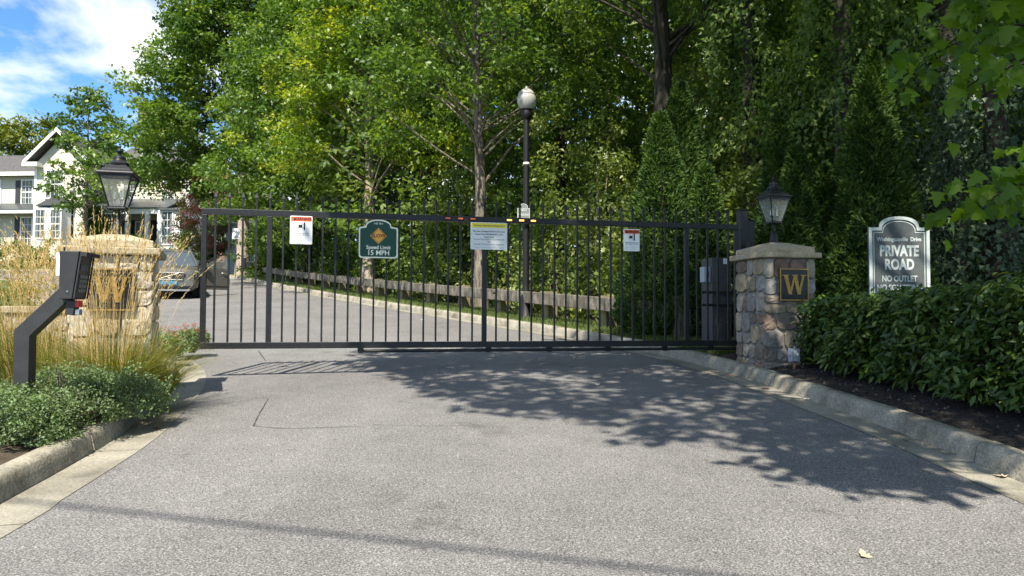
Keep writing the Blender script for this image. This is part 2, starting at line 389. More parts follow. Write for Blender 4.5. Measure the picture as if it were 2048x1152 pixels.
M['catmint'] = leaf_mat('leaf_catmint', [(.08, .10, .06), (.14, .19, .095), (.18, .26, .12), (.20, .31, .13)], .35, .6, .3)
M['boxwood'] = leaf_mat('leaf_boxwood', [(.06, .10, .012), (.11, .16, .02), (.17, .22, .03)], .3)
M['yellowtree'] = leaf_mat('leaf_yellow_tree', [(.07, .105, .016), (.13, .165, .02), (.22, .235, .03)])
M['myrtle'] = leaf_mat('leaf_myrtle', [(.08, .07, .03), (.15, .11, .05), (.14, .14, .045), (.19, .10, .06)])
M['flower'] = leaf_mat('flower_pink', [(.40, .045, .07), (.58, .08, .12), (.65, .2, .2)], .35)
M['sedum'] = leaf_mat('flower_rust', [(.28, .07, .04), (.45, .14, .08), (.38, .17, .12)], .2)
M['straw'] = leaf_mat('straw', [(.30, .19, .075), (.46, .32, .14), (.60, .45, .22), (.66, .52, .30)], .3, .6, .25)
M['blade'] = leaf_mat('grass_blade', [(.055, .10, .018), (.11, .15, .025), (.23, .23, .05), (.36, .27, .08)], .35, .5, .3)
M['turf'] = leaf_mat('turf_blade', [(.05, .085, .018), (.085, .125, .025), (.15, .17, .05)], .3)
M['dryleaf'] = objrand_mat('dry_leaf', [(.50, .42, .30), (.62, .56, .44), (.30, .13, .06), (.44, .34, .22)], .8, 30, .1, .2)
def glass(name, col=(.9, .95, .95), alpha=.18, rough=.05):
    m = bpy.data.materials.new(name); m.use_nodes = True; n = m.node_tree.nodes; l = m.node_tree.links
    b = n['Principled BSDF']; b.inputs['Base Color'].default_value = (*col, 1); b.inputs['Roughness'].default_value = rough
    tr = n.new('ShaderNodeBsdfTransparent'); ms = n.new('ShaderNodeMixShader'); ms.inputs[0].default_value = alpha
    l.new(tr.outputs[0], ms.inputs[1]); l.new(b.outputs[0], ms.inputs[2]); l.new(ms.outputs[0], n['Material Output'].inputs[0])
    return m
M['lampglass'] = glass('lantern_glass', (.60, .62, .58), .20, .15)
M['candle'] = mat('candle_white', (.80, .77, .66), .6)
M['winglass'] = mat('window_glass', (.035, .045, .048), .08, 0, .8)
M['curtain'] = mat('curtain', (.16, .19, .18), .8)
M['siding'] = None
def siding(name, col, pitch=.15):
    m = mat(name, col, .6, 0, .3); nt = m.node_tree; n = nt.nodes; l = nt.links; b = n['Principled BSDF']
    t = n.new('ShaderNodeTexCoord'); w = n.new('ShaderNodeTexWave'); w.wave_type = 'BANDS'; w.bands_direction = 'Z'; w.wave_profile = 'SAW'
    w.inputs['Scale'].default_value = 2 * math.pi / pitch / 20 * 1.0; l.new(t.outputs['Object'], w.inputs['Vector'])
    bp = n.new('ShaderNodeBump'); bp.inputs['Strength'].default_value = 1; bp.inputs['Distance'].default_value = .03; bp.invert = True
    l.new(w.outputs['Fac'], bp.inputs['Height']); l.new(bp.outputs[0], b.inputs['Normal'])
    rp = n.new('ShaderNodeValToRGB'); e = rp.color_ramp.elements
    e[0].position = 0; e[0].color = (col[0] * .6, col[1] * .6, col[2] * .6, 1); e[1].position = .16; e[1].color = (*col, 1)
    l.new(w.outputs['Fac'], rp.inputs[0]); l.new(rp.outputs[0], b.inputs['Base Color'])
    return m
M['siding'] = siding('cream_siding', (.52, .50, .41))
M['siding_g'] = siding('blue_grey_siding', (.22, .27, .28))
M['trim'] = mat('white_trim', (.74, .74, .72), .5)
M['shutter'] = mat('dark_shutter', (.03, .034, .036), .6)
M['shingle'] = noise_mat('roof_shingle', [(.045, .044, .043), (.085, .082, .08), (.12, .116, .112)], 6, .95, .5, 7, stretch=(1, 1, 3))
M['seam'] = mat('metal_roof', (.09, .10, .105), .35, .4, .5)
M['brick'] = noise_mat('brick_wall', [(.20, .09, .065), (.27, .13, .10)], 9, .9, .3)
M['dark'] = mat('porch_shade', (.02, .02, .022), .8)
M['carpaint'] = mat('car_paint', (.155, .15, .135), .25, .5, .5)
M['carglass'] = mat('car_glass', (.02, .035, .05), .06, 0, .9)
M['tyre'] = mat('tyre', (.012, .012, .012), .85)
M['chrome'] = mat('chrome', (.42, .42, .42), .3, .9)
M['headlamp'] = mat('headlamp', (.55, .56, .55), .12, .3, .9)
M['plate'] = mat('plate_blue', (.03, .20, .36), .4)
M['globe'] = glass('lamp_globe', (.46, .46, .43), .70, .3)
M['box_grey'] = mat('box_grey', (.36, .40, .45), .5)
M['copper'] = mat('conduit', (.30, .13, .08), .5)
M['operator'] = noise_mat('operator_cabinet', [(.045, .047, .05), (.075, .077, .08)], 20, .5, .05, 3)

# ------------------------------------------------------------------ text meshes
_tcache = {}
def text_mesh(s, size, bold=0.0, sx=1.0, spacing=1.0, shear=0.0):
    k = (s, size, bold, sx, spacing, shear)
    if k in _tcache: return _tcache[k]
    cu = bpy.data.curves.new('lettering', 'FONT'); cu.body = s; cu.size = size; cu.align_x = 'CENTER'; cu.align_y = 'CENTER'
    cu.extrude = .0008; cu.offset = bold; cu.resolution_u = 3; cu.space_character = spacing; cu.shear = shear
    o = bpy.data.objects.new('lettering', cu); C.objects.link(o)
    dg = bpy.context.evaluated_depsgraph_get(); dg.update()
    me = bpy.data.meshes.new_from_object(o.evaluated_get(dg))
    bpy.data.objects.remove(o); bpy.data.curves.remove(cu)
    me.materials.clear()
    n = len(me.vertices); co = np.empty(n * 3, np.float32); me.vertices.foreach_get('co', co); co = co.reshape(-1, 3)
    co = np.stack([co[:, 0] * sx, -co[:, 2], co[:, 1]], 1)      # upright, facing -y
    me.vertices.foreach_set('co', co.ravel()); me['_n'] = 1; me.update()
    me.name = 'lettering'; _tcache[k] = me
    return me
def text(s, size, loc, m, parent, **k):
    me = text_mesh(s, size, **k).copy(); me.materials.clear()
    o = link_raw('lettering', me, m, parent); o.location = loc; o['kind'] = 'stuff'
    return o

# ------------------------------------------------------------------ paths
def smooth_path(pts, step=.25):
    p = [Vector((*q, 0)) for q in pts]; out = []
    for i in range(len(p) - 1):
        p0, p1, p2, p3 = p[max(i - 1, 0)], p[i], p[i + 1], p[min(i + 2, len(p) - 1)]
        n = max(2, int((p2 - p1).length / step))
        for k in range(n):
            t = k / n
            a = .5 * ((2 * p1) + (p2 - p0) * t + (2 * p0 - 5 * p1 + 4 * p2 - p3) * t * t + (-p0 + 3 * p1 - 3 * p2 + p3) * t ** 3)
            out.append(a)
    out.append(p[-1]); return out
RIGHT = smooth_path([(2.8, -14), (2.8, -6), (2.82, 0), (2.84, 3.2), (2.80, 4.6), (2.77, 5.7), (2.68, 6.5), (2.56, 7.5), (2.36, 8.9), (1.75, 11.0), (.55, 13.6), (-1.0, 16.4), (-4.6, 22.6), (-8.3, 28.8), (-13.2, 37), (-15.6, 40.6), (-19.5, 43.8), (-26, 46.4), (-36, 48.4), (-60, 50)])
LEFT = smooth_path([(-2.35, -14), (-2.38, -6), (-2.40, 0), (-2.42, 3.5), (-2.48, 4.1), (-2.56, 4.9), (-2.66, 5.6), (-2.90, 6.6), (-3.32, 8.05), (-3.95, 9.4), (-5.0, 10.9), (-7.4, 13.8), (-12.6, 20.5), (-16.6, 26), (-20.5, 32), (-24.5, 36.5), (-30, 39.5), (-40, 41.3), (-62, 43)])
def frame(path, side):
    """points with outward normals"""
    out = []; s = 0
    for i, p in enumerate(path):
        t = (path[min(i + 1, len(path) - 1)] - path[max(i - 1, 0)]).normalized()
        nrm = Vector((t.y, -t.x, 0)) * side
        if i: s += (path[i] - path[i - 1]).length
        out.append((p, nrm, s))
    return out
FR = frame(RIGHT, 1); FL = frame(LEFT, -1)
def sweep(fr, prof, s0, s1, jitter=0):
    vv = []; ff = []; m = len(prof)
    rows = [(*at_s(fr, s0), s0)] + [q for q in fr if s0 + .02 < q[2] < s1 - .02] + [(*at_s(fr, s1), s1)]
    for p, nr, s in rows:
        for o, h in prof:
            q = p + nr * o
            vv.append((q.x, q.y, gz(q.y) + h))
    for i in range(len(rows) - 1):
        for k in range(m - 1):
            ff.append((i * m + k, i * m + k + 1, (i + 1) * m + k + 1, (i + 1) * m + k))
    return vv, ff
def at_s(fr, s):
    for i in range(len(fr) - 1):
        if fr[i + 1][2] >= s:
            a = (s - fr[i][2]) / max(1e-6, fr[i + 1][2] - fr[i][2])
            return fr[i][0].lerp(fr[i + 1][0], a), fr[i][1]
    return fr[-1][0], fr[-1][1]
def s_at_y(fr, y):
    for p, n_, s in fr:
        if p.y >= y: return s
    return fr[-1][2]

# ------------------------------------------------------------------ ground and road
gm = MB(); xs = list(range(-160, 161, 10)); ys = list(range(-60, 0, 10)) + list(range(0, 64, 4)) + list(range(64, 320, 16))
for y in ys:
    for x in xs: gm.v.append((x, y, gz(y) - .035))
for j in range(len(ys) - 1):
    for i in range(len(xs) - 1):
        a = j * len(xs) + i; gm.f.append((a, a + 1, a + 1 + len(xs), a + len(xs)))
struct(gm.build('ground', M['lawn']))

# road sheet between both asphalt edges
nrow = 400
sl = np.linspace(0, FL[-1][2], nrow); sr = np.linspace(0, FR[-1][2], nrow)
rm = MB(); NC = 10
for a, b in zip(sl, sr):
    pa = at_s(FL, a)[0]; pb = at_s(FR, b)[0]
    for k in range(NC + 1):
        q = pa.lerp(pb, k / NC); rm.v.append((q.x, q.y, gz(q.y)))
for i in range(nrow - 1):
    for k in range(NC):
        a = i * (NC + 1) + k; rm.f.append((a, a + 1, a + NC + 2, a + NC + 1))
struct(rm.build('road', M['asphalt']))

# saw cuts and cracks in the asphalt
def crack(pts, w):
    m = MB(); pp = smooth_path(pts, .06); fr = frame(pp, 1)
    for p, nr, s in fr:
        ww = w * (.6 + .8 * random.random())
        for sd in (-1, 1):
            q = p + nr * sd * ww / 2; m.v.append((q.x + random.uniform(-.003, .003), q.y, gz(q.y) + .004))
    for i in range(len(fr) - 1): m.f.append((2 * i, 2 * i + 1, 2 * i + 3, 2 * i + 2))
    return struct(m.build('road_crack', M['crack']))
def gp(px, py):
    """ground point under a photo pixel"""
    lo, hi = 1.0, 80.0
    d = CAMROT @ Vector(((px - 1024) / 1479.0, (576 - py) / 1479.0, -1.0))
    for _ in range(60):
        mid = (lo + hi) / 2; t = mid / d.y
        if EYE.z + d.z * t > gz(mid): lo = mid
        else: hi = mid
    return (d.x * lo / d.y, lo)
crack([gp(507, 852), gp(520, 826), gp(537, 797)], .008)
crack([gp(505, 852), gp(560, 857), gp(640, 856), gp(720, 853)], .008)
crack([gp(517, 702), gp(524, 712), gp(531, 722)], .012)
crack([gp(430, 660), gp(520, 657), gp(620, 655)], .02)
crack([gp(745, 850), gp(860, 852), gp(990, 850)], .005)

# kerbs with gutters, each poured section a piece of its own
def kerb(name, fr, cuts):
    root = bpy.data.objects.new(name, None); C.objects.link(root); struct(root)
    g = [(0.0, .004), (.10, -.002), (.31, -.008)]
    k = [(.31, -.008), (.325, .06), (.335, .105), (.352, .125), (.38, .131), (.455, .132), (.475, .118), (.48, .02)]
    for a, b in zip(cuts[:-1], cuts[1:]):
        v, f = sweep(fr, g, a, b - .008)
        if f:
            m = MB(); m.add(v, f); m.build('gutter_section', M['gutter'], root)
        dz = random.uniform(-.006, .006); dn = random.uniform(-.008, .008)
        v, f = sweep(fr, [(o + dn, h + (dz if h > .1 else 0)) for o, h in k], a, b - .01)
        if f:
            m = MB(); m.add(v, f)
            n = len(k); nr = len(v) // n
            m.f.append(tuple(range(n - 1, -1, -1))); m.f.append(tuple(range((nr - 1) * n, nr * n)))
            m.build('kerb_section', M['kerb'], root, smooth=True)
    return root
def cuts(fr, first, step):
    c = [0]
    x = first
    while x < fr[-1][2]: c.append(x); x += step
    c.append(fr[-1][2]); return c
sY = s_at_y(FL, 5.05)
kerb('kerb_left', FL, cuts(FL, sY % 1.5, 1.5))
kerb('kerb_right', FR, cuts(FR, 1.0, 3.0))
# ochre paint stain lying on the right kerb, and on the left
def stain(fr, y, w):
    s = s_at_y(fr, y); v, f = sweep(fr, [(.318, .03), (.330, .06), (.345, .116), (.37, .1465), (.40, .1545), (.49, .1565)], s - w, s + w)
    m = MB(); m.add([(a + random.uniform(-.006, .006), b + random.uniform(-.03, .03), c) for a, b, c in v], f); struct(m.build('paint_stain', M['stain']))
# beds and verges
def sheet(name, fr, prof, s0, s1, m):
    v, f = sweep(fr, prof, s0, s1); b = MB(); b.add(v, f); return struct(b.build(name, m, smooth=True))
sR9 = s_at_y(FR, 9.6)
sheet('mulch_bed', FR, [(.46, .10), (.62, .13), (1.2, .16), (2.4, .17), (4.5, .16), (9, .1)], 0, sR9, M['mulch'])
sheet('verge', FR, [(.46, .11), (.60, .13), (1.2, .13), (1.7, .05)], sR9, FR[-1][2], M['lawn'])
sheet('woods_floor', FR, [(1.7, .05), (4, -.05), (9, 0), (18, .3), (40, 1.5)], sR9, FR[-1][2], M['woodsfloor'])
sL = s_at_y(FL, 9.5)
sheet('planting_bed', FL, [(.46, .09), (.65, .14), (1.3, .22), (2.5, .26), (4.5, .2), (7, .02)], 0, sL, M['soil'])
sheet('verge_left', FL, [(.46, .11), (.60, .13), (2.5, .12), (4, -.01)], sL, FL[-1][2], M['lawn'])

def turf(name, pts, h, m, w=.006):
    n = len(pts); a = rng.uniform(0, 2 * math.pi, n); hh = h * rng.uniform(.5, 1.3, n); lean = rng.normal(0, .4, (n, 2)) * hh[:, None]
    dx = np.cos(a) * w; dy = np.sin(a) * w
    v = np.zeros((n, 3, 3)); v[:, 0] = pts + np.stack([dx, dy, 0 * dx], 1); v[:, 1] = pts - np.stack([dx, dy, 0 * dx], 1)
    v[:, 2] = pts + np.concatenate([lean, hh[:, None]], 1)
    return big_mesh(name, v.reshape(-1, 3), np.arange(n * 3), 3, rng.uniform(size=n))
def strip_pts(fr, s0, s1, o0, o1, n, h=.13):
    out = np.zeros((n, 3)); ss = rng.uniform(s0, s1, n) ; ss = s0 + (s1 - s0) * rng.uniform(size=n) ** 1.6
    S = np.array([q[2] for q in fr]); X = np.array([q[0].x for q in fr]); Y = np.array([q[0].y for q in fr]); NX = np.array([q[1].x for q in fr]); NY = np.array([q[1].y for q in fr])
    o = rng.uniform(o0, o1, n)
    out[:, 0] = np.interp(ss, S, X) + np.interp(ss, S, NX) * o; out[:, 1] = np.interp(ss, S, Y) + np.interp(ss, S, NY) * o
    out[:, 2] = gzv(out[:, 1]) + h - .01
    return out
tg = link_raw('verge_grass', turf('verge_grass', strip_pts(FR, sR9, sR9 + 34, .52, 1.6, 26000), .075, M['turf'], .008), M['turf']); struct(tg, 'stuff')
tag(tg, 'short green grass on the strip between far kerb and timber rail', 'grass')

#SECTION_OBJECTS
# ------------------------------------------------------------------ sliding gate
GL = P(399, 698, 8.39); GR = P(1478, 692, 9.78)
GZ0 = GL.z
GA = math.atan2(GR.y - GL.y, GR.x - GL.x); GLEN = math.hypot(GR.x - GL.x, GR.y - GL.y)
GH = 1.60
gate = thing('sliding_gate', 'long black metal sliding gate with spear-topped bars across the road', 'gate', (GL.x, GL.y, gz(GL.y)), GA)
gb = GZ0 - gz(GL.y)                      # underside above ground
NB = 45; SP = GLEN / NB
MB().box((GLEN / 2, 0, gb + .036), (GLEN - .002, .055, .072)).build('bottom_rail', M['metal'], gate, bevel=.003)
MB().box((GLEN / 2, 0, gb + GH - .034), (GLEN - .002, .055, .068)).build('top_rail', M['metal'], gate, bevel=.003)
def s_of(px):
    d = CAMROT @ Vector(((px - 1024) / 1479.0, 0, -1)); d2 = Vector((d.x, d.y)).normalized(); u = Vector((math.cos(GA), math.sin(GA))); g = Vector((GL.x, GL.y))
    det = u.x * (-d2.y) + d2.x * u.y
    return (g.x * d2.y - g.y * d2.x) / det if abs(det) > 1e-9 else 0
def gate_s(px, py=570):
    # distance along the gate at a photo column
    lo, hi = 0.0, 1.0; best = None
    for i in range(2001):
        t = i / 2000; q = Vector((GL.x + (GR.x - GL.x) * t, GL.y + (GR.y - GL.y) * t, 1.32))
        r = CAMROT.transposed() @ (q - EYE); x = 1024 + 1479 * r.x / -r.z
        if best is None or abs(x - px) < best[0]: best = (abs(x - px), t)
    return best[1] * GLEN
posts = {0: .030, 5: None, 22: None, 40: None}
for i in (0, 5, 22, 40, 45):
    x = .030 if i == 0 else GLEN - .03 if i == 45 else i * SP
    MB().box((x, 0, gb + GH / 2), (.058, .050, GH - .142)).build('gate_post', M['metal'], gate, bevel=.003)
pk = MB().box((0, 0, gb + GH / 2), (.021, .021, GH - .15)).mesh('picket')
tipm = MB(); tipm.box((0, 0, gb + GH + .06), (.021, .021, .12)); tipm.frustum(0, 0, gb + GH + .12, .021, .021, gb + GH + .14, .040, .026); tipm.frustum(0, 0, gb + GH + .14, .040, .026, gb + GH + .20, .002, .002)
tip = tipm.mesh('spear_tip')
for i in range(1, NB):
    x = i * SP
    if i in (5, 22, 40):
        o = None
    else:
        o = link('picket', pk, M['metal'], gate); o.location = (x, 0, 0)
    t = link('spear_tip', tip, M['metal'], gate if o is None else o)
    if o is None: t.location = (x, 0, 0)
x0 = gate_s(716)
MB().tube([(x0, -.01, gb - .035), (GLEN, -.01, gb - .035)], .018, 10).build('track_pipe', M['metal'], gate, smooth=True)
for px in (722, 977, 1098, 1215, 1328, 1420):
    x = gate_s(px)
    m = MB(); m.box((x, -.01, gb - .012), (.07, .05, .024)); m.box((x, -.018, gb - .045), (.05, .05, .03)); m.build('roller_bracket', M['metal_d'], gate, bevel=.003)
for px, lit in ((894, 0), (919, 0), (944, 0), (1017, 1), (1041, 1), (1065, 1)):
    x = gate_s(px)
    fr_ = MB().box((x, -.033, gb + GH - .034), (.085, .010, .042)).build('light_holder', M['metal_d'], gate, bevel=.002)
    MB().box((x, -.042, gb + GH - .034), (.062, .010, .020)).build('warning_lamp', M['led'] if lit else M['reflector'], fr_, bevel=.002, label='lit amber warning lamp' if lit else 'unlit orange reflector lamp')
x = gate_s(487)
m = MB(); m.box((x - .01, .02, gb + GH - .62), (.05, .06, .13)); m.box((x + .02, .02, gb + GH - .62), (.10, .04, .05)); m.build('latch', M['metal_d'], gate, bevel=.004)
# front face position of signs
def on_gate(px, pz, off=-.045):
    s = gate_s(px); u = Vector((math.cos(GA), math.sin(GA), 0)); nn = Vector((-math.sin(GA), math.cos(GA), 0))
    q = Vector((GL.x, GL.y, 0)) + u * s + nn * off; q.z = pz; return q
def zpx(px, py):
    s = gate_s(px); Y = GL.y + (GR.y - GL.y) * s / GLEN
    return P(px, py, Y).z
def rrect(x0, z0, x1, z1, r, n=4):
    p = []
    for cx, cz, a0 in ((x1 - r, z0 + r, -90), (x1 - r, z1 - r, 0), (x0 + r, z1 - r, 90), (x0 + r, z0 + r, 180)):
        for k in range(n + 1):
            a = R(a0 + 90 * k / n); p.append((cx + r * math.cos(a), cz + r * math.sin(a)))
    return p
# two warning signs
def warning_sign(px, y0, y1, w, label):
    z0, z1 = zpx(px, y1), zpx(px, y0); h = z1 - z0
    t = thing('warning_sign', label, 'sign', on_gate(px, z0), GA, 'warning signs on the gate')
    MB().prism_xz(rrect(-w / 2, 0, w / 2, h, .012), -.002, .004).build('panel', M['white'], t)
    MB().prism_xz(rrect(-w / 2 + .010, h - .060, w / 2 - .010, h - .010, .006), -.0045, -.003).build('header', M['orange'], t)
    text('WARNING', .042, (.012, -.0062, h - .036), M['black'], t, bold=.0012)
    m = MB(); m.prism_xz([(-w * .44 + .02, h - .05), (-w * .44 + .05, h - .05), (-w * .44 + .035, h - .022)], -.0065, -.005); m.build('alert_triangle', M['black'], t)
    m = MB(); cx, cz = 0, h * .64
    m.prism_xz(rrect(.028, cz - .045, .044, cz + .045, .004), -.005, -.003); m.build('gate_edge_icon', M['black'], t)
    m = MB(); m.prism_xz(rrect(-.03, cz - .018, .012, cz + .016, .006), -.005, -.003); m.build('body_icon', M['black'], t)
    for a in (30, 62, 118, 150, 205, 235, 300, 330):
        c_, s_ = math.cos(R(a)), math.sin(R(a)); m = MB()
        m.prism_xz([(c_ * .030 - s_ * .003 - .005, cz + s_ * .026 + c_ * .003), (c_ * .030 + s_ * .003 - .005, cz + s_ * .026 - c_ * .003), (c_ * .052 - .005, cz + s_ * .046)], -.005, -.003); m.build('impact_ray_icon', M['black'], t)
    text('Moving Gate Can Cause', .018, (0, -.0035, h * .39), M['grey'], t)
    text('Serious Injury Or Death', .018, (0, -.0035, h * .325), M['grey'], t)
    for k in range(4):
        MB().prism_xz([(-w * .38, h * (.23 - .045 * k)), (w * (.36 - .05 * (k % 2)), h * (.23 - .045 * k)), (w * (.36 - .05 * (k % 2)), h * (.238 - .045 * k)), (-w * .38, h * (.238 - .045 * k))], -.0032, -.0026).build('fine_print', M['silver'], t)
    return t
warning_sign(601, 433, 489, .250, 'white warning sign with orange header on the gate near its left post, in full sun')
warning_sign(1261, 459, 503, .215, 'small shaded warning sign with rust header on the gate, nearest the right stone pillar')
# speed limit sign
def speed_sign():
    px = 755; z0, z1 = zpx(px, 517), zpx(px, 440); h = z1 - z0; w = .458
    t = thing('speed_limit_sign', 'green speed limit sign with arched top and amber SLOW diamond on the gate', 'sign', on_gate(px, z0), GA)
    def outline(d):
        x1 = w / 2 - d; zs = h * .80 - d; r = .03; p = []
        for k in range(5):
            a = R(-90 + 90 * k / 4); p.append((x1 - r + r * math.cos(a), d + r + r * math.sin(a)))
        for k in range(4):
            a = R(90 * k / 3); p.append((x1 - .018 + .018 * math.cos(a), zs - .018 + .018 * math.sin(a)))
        xa = w * .33 - d * .6; n = 11; top = h - d
        for k in range(n):
            a = math.pi * k / (n - 1); p.append((xa * math.cos(a), zs + .008 + (top - zs - .008) * math.sin(a) ** .8))
        for k in range(4):
            a = R(90 + 90 * k / 3); p.append((-x1 + .018 + .018 * math.cos(a), zs - .018 + .018 * math.sin(a)))
        for k in range(5):
            a = R(180 + 90 * k / 4); p.append((-x1 + r + r * math.cos(a), d + r + r * math.sin(a)))
        return p
    MB().prism_xz(outline(0), -.002, .004).build('panel', M['green'], t)
    MB().ring_xz(outline(.001), outline(.016), -.0052, -.0025).build('border', M['cream'], t)
    c = h * .575; d = .098
    D = MB().prism_xz([(0, c - d), (d, c), (0, c + d), (-d, c)], -.005, -.003).build('diamond', M['amber'], t)
    e, f_ = .088, .082
    MB().ring_xz([(0, c - e), (e, c), (0, c + e), (-e, c)], [(0, c - f_), (f_, c), (0, c + f_), (-f_, c)], -.0068, -.0055).build('diamond_border', M['black'], t)
    text('SLOW', .058, (0, -.0075, c), M['black'], t, bold=.0012)
    text('Speed Limit', .060, (0, -.0055, h * .275), M['cream'], t, bold=.0012)
    text('15 MPH', .080, (0, -.0055, h * .135), M['cream'], t, bold=.0016)
    for sx in (-1, 1):
        for k, (rx, rz, r) in enumerate(((.020, h - .048, .012), (.045, h - .050, .008))):
            n = 10; a1 = [(sx * rx + r * math.cos(2 * math.pi * i / n), rz + r * math.sin(2 * math.pi * i / n)) for i in range(n)]
            b1 = [(sx * rx + r * .55 * math.cos(2 * math.pi * i / n), rz + r * .55 * math.sin(2 * math.pi * i / n)) for i in range(n)]
            MB().ring_xz(a1, b1, -.0052, -.0035).build('scroll_ornament', M['cream'], t)
speed_sign()
def responder_sign():
    px = 976; z0, z1 = zpx(px, 500), zpx(px, 446); h = z1 - z0; w = .455
    t = thing('responder_notice', 'white notice with yellow header for emergency responders, middle of the gate', 'sign', on_gate(px, z0), GA)
    MB().prism_xz(rrect(-w / 2, 0, w / 2, h, .012), -.002, .004).build('panel', M['offwhite'], t)
    MB().prism_xz(rrect(-w / 2 + .008, h - .064, w / 2 - .008, h - .010, .006), -.0045, -.003).build('header', M['yellow'], t)
    text('Attention Emergency Responders', .0285, (0, -.006, h - .038), M['grey'], t, bold=.0006)
    for k, (s_, sz) in enumerate((('This Gate Is Equipped With An Electronic', .0235), ('Opener That Will Respond To Your', .0235), ('Vehicle Siren', .0235))):
        text(s_, sz, (0, -.0042, h * (.67 - .105 * k)), M['slate'], t, bold=.0003)
    text('Use The "Yelp" Sound For 5 to 10 Seconds', .0215, (0, -.0042, h * .375), M['grey'], t)
    text('OR', .022, (0, -.0042, h * .285), M['red'], t, bold=.0006)
    text('Use The "YO" Sound For 6 to 10 Seconds', .0215, (0, -.0042, h * .195), M['grey'], t)
    MB().prism_xz([(-w * .42, h * .075), (w * .42, h * .075), (w * .42, h * .088), (-w * .42, h * .088)], -.0032, -.0026).build('fine_print', M['silver'], t)
    for sx in (-1, 1):
        for zz in (.025, h - .005):
            MB().lathe([(.006, -.006), (.006, -.002)], 8, (sx * .14, 0, zz), 'y').build('bolt', M['chrome'], t)
responder_sign()

# steel guide posts at the gate's right end
def guide_post(px, Y, ztop_px, w, label):
    q = P(px, ztop_px, Y); g0 = gz(Y) + .12
    t = thing('gate_guide_post', label, 'post', (q.x, q.y, g0), GA, 'steel posts guiding the gate')
    MB().box((0, 0, (q.z - g0) / 2), (w, w, q.z - g0)).build('post_tube', M['metal'], t, bevel=.006)
    MB().box((0, 0, q.z - g0 + .006), (w + .012, w + .012, .012)).build('post_cap', M['metal_d'], t, bevel=.003)
    MB().box((0, 0, .006), (w + .12, w + .12, .012)).build('base_plate', M['metal_d'], t)
    for k in (.45, 1.30):
        m = MB(); m.lathe([(.03, -.05), (.035, -.04), (.035, .04), (.03, .05)], 10, (-.04, -w / 2 - .03, k + gz(9) - g0 + .35)); m.build('guide_roller', M['metal_d'], t, smooth=True)
guide_post(1484, 9.98, 422, .115, 'taller black steel guide post at the right end of the gate')
guide_post(1499, 10.35, 442, .10, 'shorter black steel guide post behind the stone pillar lantern')
# gate motor cabinet
def operator_cabinet():
    Y = 10.7; q = P(1433, 690, Y); g0 = gz(Y) + .10
    t = thing('gate_motor_cabinet', 'tall dark grey gate motor cabinet behind the gate bars by the stone pillar', 'cabinet', (q.x, q.y, g0), GA)
    H = P(1433, 517, Y).z - g0
    MB().box((0, 0, .03), (.36, .40, .06)).build('plinth', M['kerb'], t)
    MB().box((0, 0, .06 + (H - .06) / 2), (.30, .34, H - .06)).build('housing', M['operator'], t, bevel=.01)
    MB().box((0, -.172, .32), (.25, .008, .46)).build('lower_door', M['operator'], t, bevel=.003)
    MB().box((0, -.172, H - .36), (.25, .008, .52)).build('upper_door', M['operator'], t, bevel=.003)
    MB().lathe([(.016, -.19), (.016, -.176)], 10, (.085, 0, .38), 'y').build('lock', M['chrome'], t)
    MB().box((.06, -.178, H - .05), (.08, .004, .08)).build('sticker', M['white'], t)
    m = MB().box((-.20, -.06, H - .24), (.10, .14, .22)).build('switch_box', M['box_grey'], t, bevel=.006)
    MB().box((-.20, -.135, H - .24), (.03, .012, .07)).build('switch_lever', M['metal_d'], m)
    for k in (.62, .80):
        MB().box((-.02, -.20, k), (.62, .03, .035)).build('chain_bar', M['metal_d'], t)
operator_cabinet()

# ------------------------------------------------------------------ stone pillars
def stone_cells(x0, z0, x1, z1, r, out, depth=0):
    w, h = x1 - x0, z1 - z0
    if (w < .27 and h < .27 and depth > 1) or (w * h < .036):
        out.append((x0, z0, x1, z1)); return
    if w > h * r.uniform(.9, 1.6):
        c = x0 + w * r.uniform(.36, .64); stone_cells(x0, z0, c, z1, r, out, depth + 1); stone_cells(c, z0, x1, z1, r, out, depth + 1)
    else:
        c = z0 + h * r.uniform(.36, .64); stone_cells(x0, z0, x1, c, r, out, depth + 1); stone_cells(x0, c, x1, z1, r, out, depth + 1)
def stone_mesh(x0, z0, x1, z1, r):
    g = .008; d = r.uniform(.018, .036)
    x0 += g; z0 += g; x1 -= g; z1 -= g; w, h = x1 - x0, z1 - z0; cx, cz = (x0 + x1) / 2, (z0 + z1) / 2
    ring = []
    n = 12
    base = [(-.5, -.32), (-.3, -.5), (0, -.5), (.3, -.5), (.5, -.32), (.5, 0), (.5, .32), (.3, .5), (0, .5), (-.3, .5), (-.5, .32), (-.5, 0)]
    jit = [(r.uniform(.93, 1.05), r.uniform(.93, 1.05)) for _ in base]
    def rg(sc, y, jj=0):
        return [(min(max(cx + bx * w * j[0] * sc, x0 - .004), x1 + .004) + r.uniform(-jj, jj), y + r.uniform(-jj, jj) * .6, min(max(cz + bz * h * j[1] * sc, z0 - .004), z1 + .004)) for (bx, bz), j in zip(base, jit)]
    v = rg(1, .02) + rg(1, -d * .45) + rg(.955, -d * .9, .004) + rg(.6, -d * 1.0, .011) + [(cx, -d * r.uniform(1.0, 1.25), cz)]
    f = []
    for k in range(3):
        for i in range(n):
            j = (i + 1) % n; f.append((k * n + i, k * n + j, (k + 1) * n + j, (k + 1) * n + i))
    for i in range(n): f.append((3 * n + i, 3 * n + (i + 1) % n, 4 * n))
    m = MB(); m.add(v, f); return m.mesh('stone')
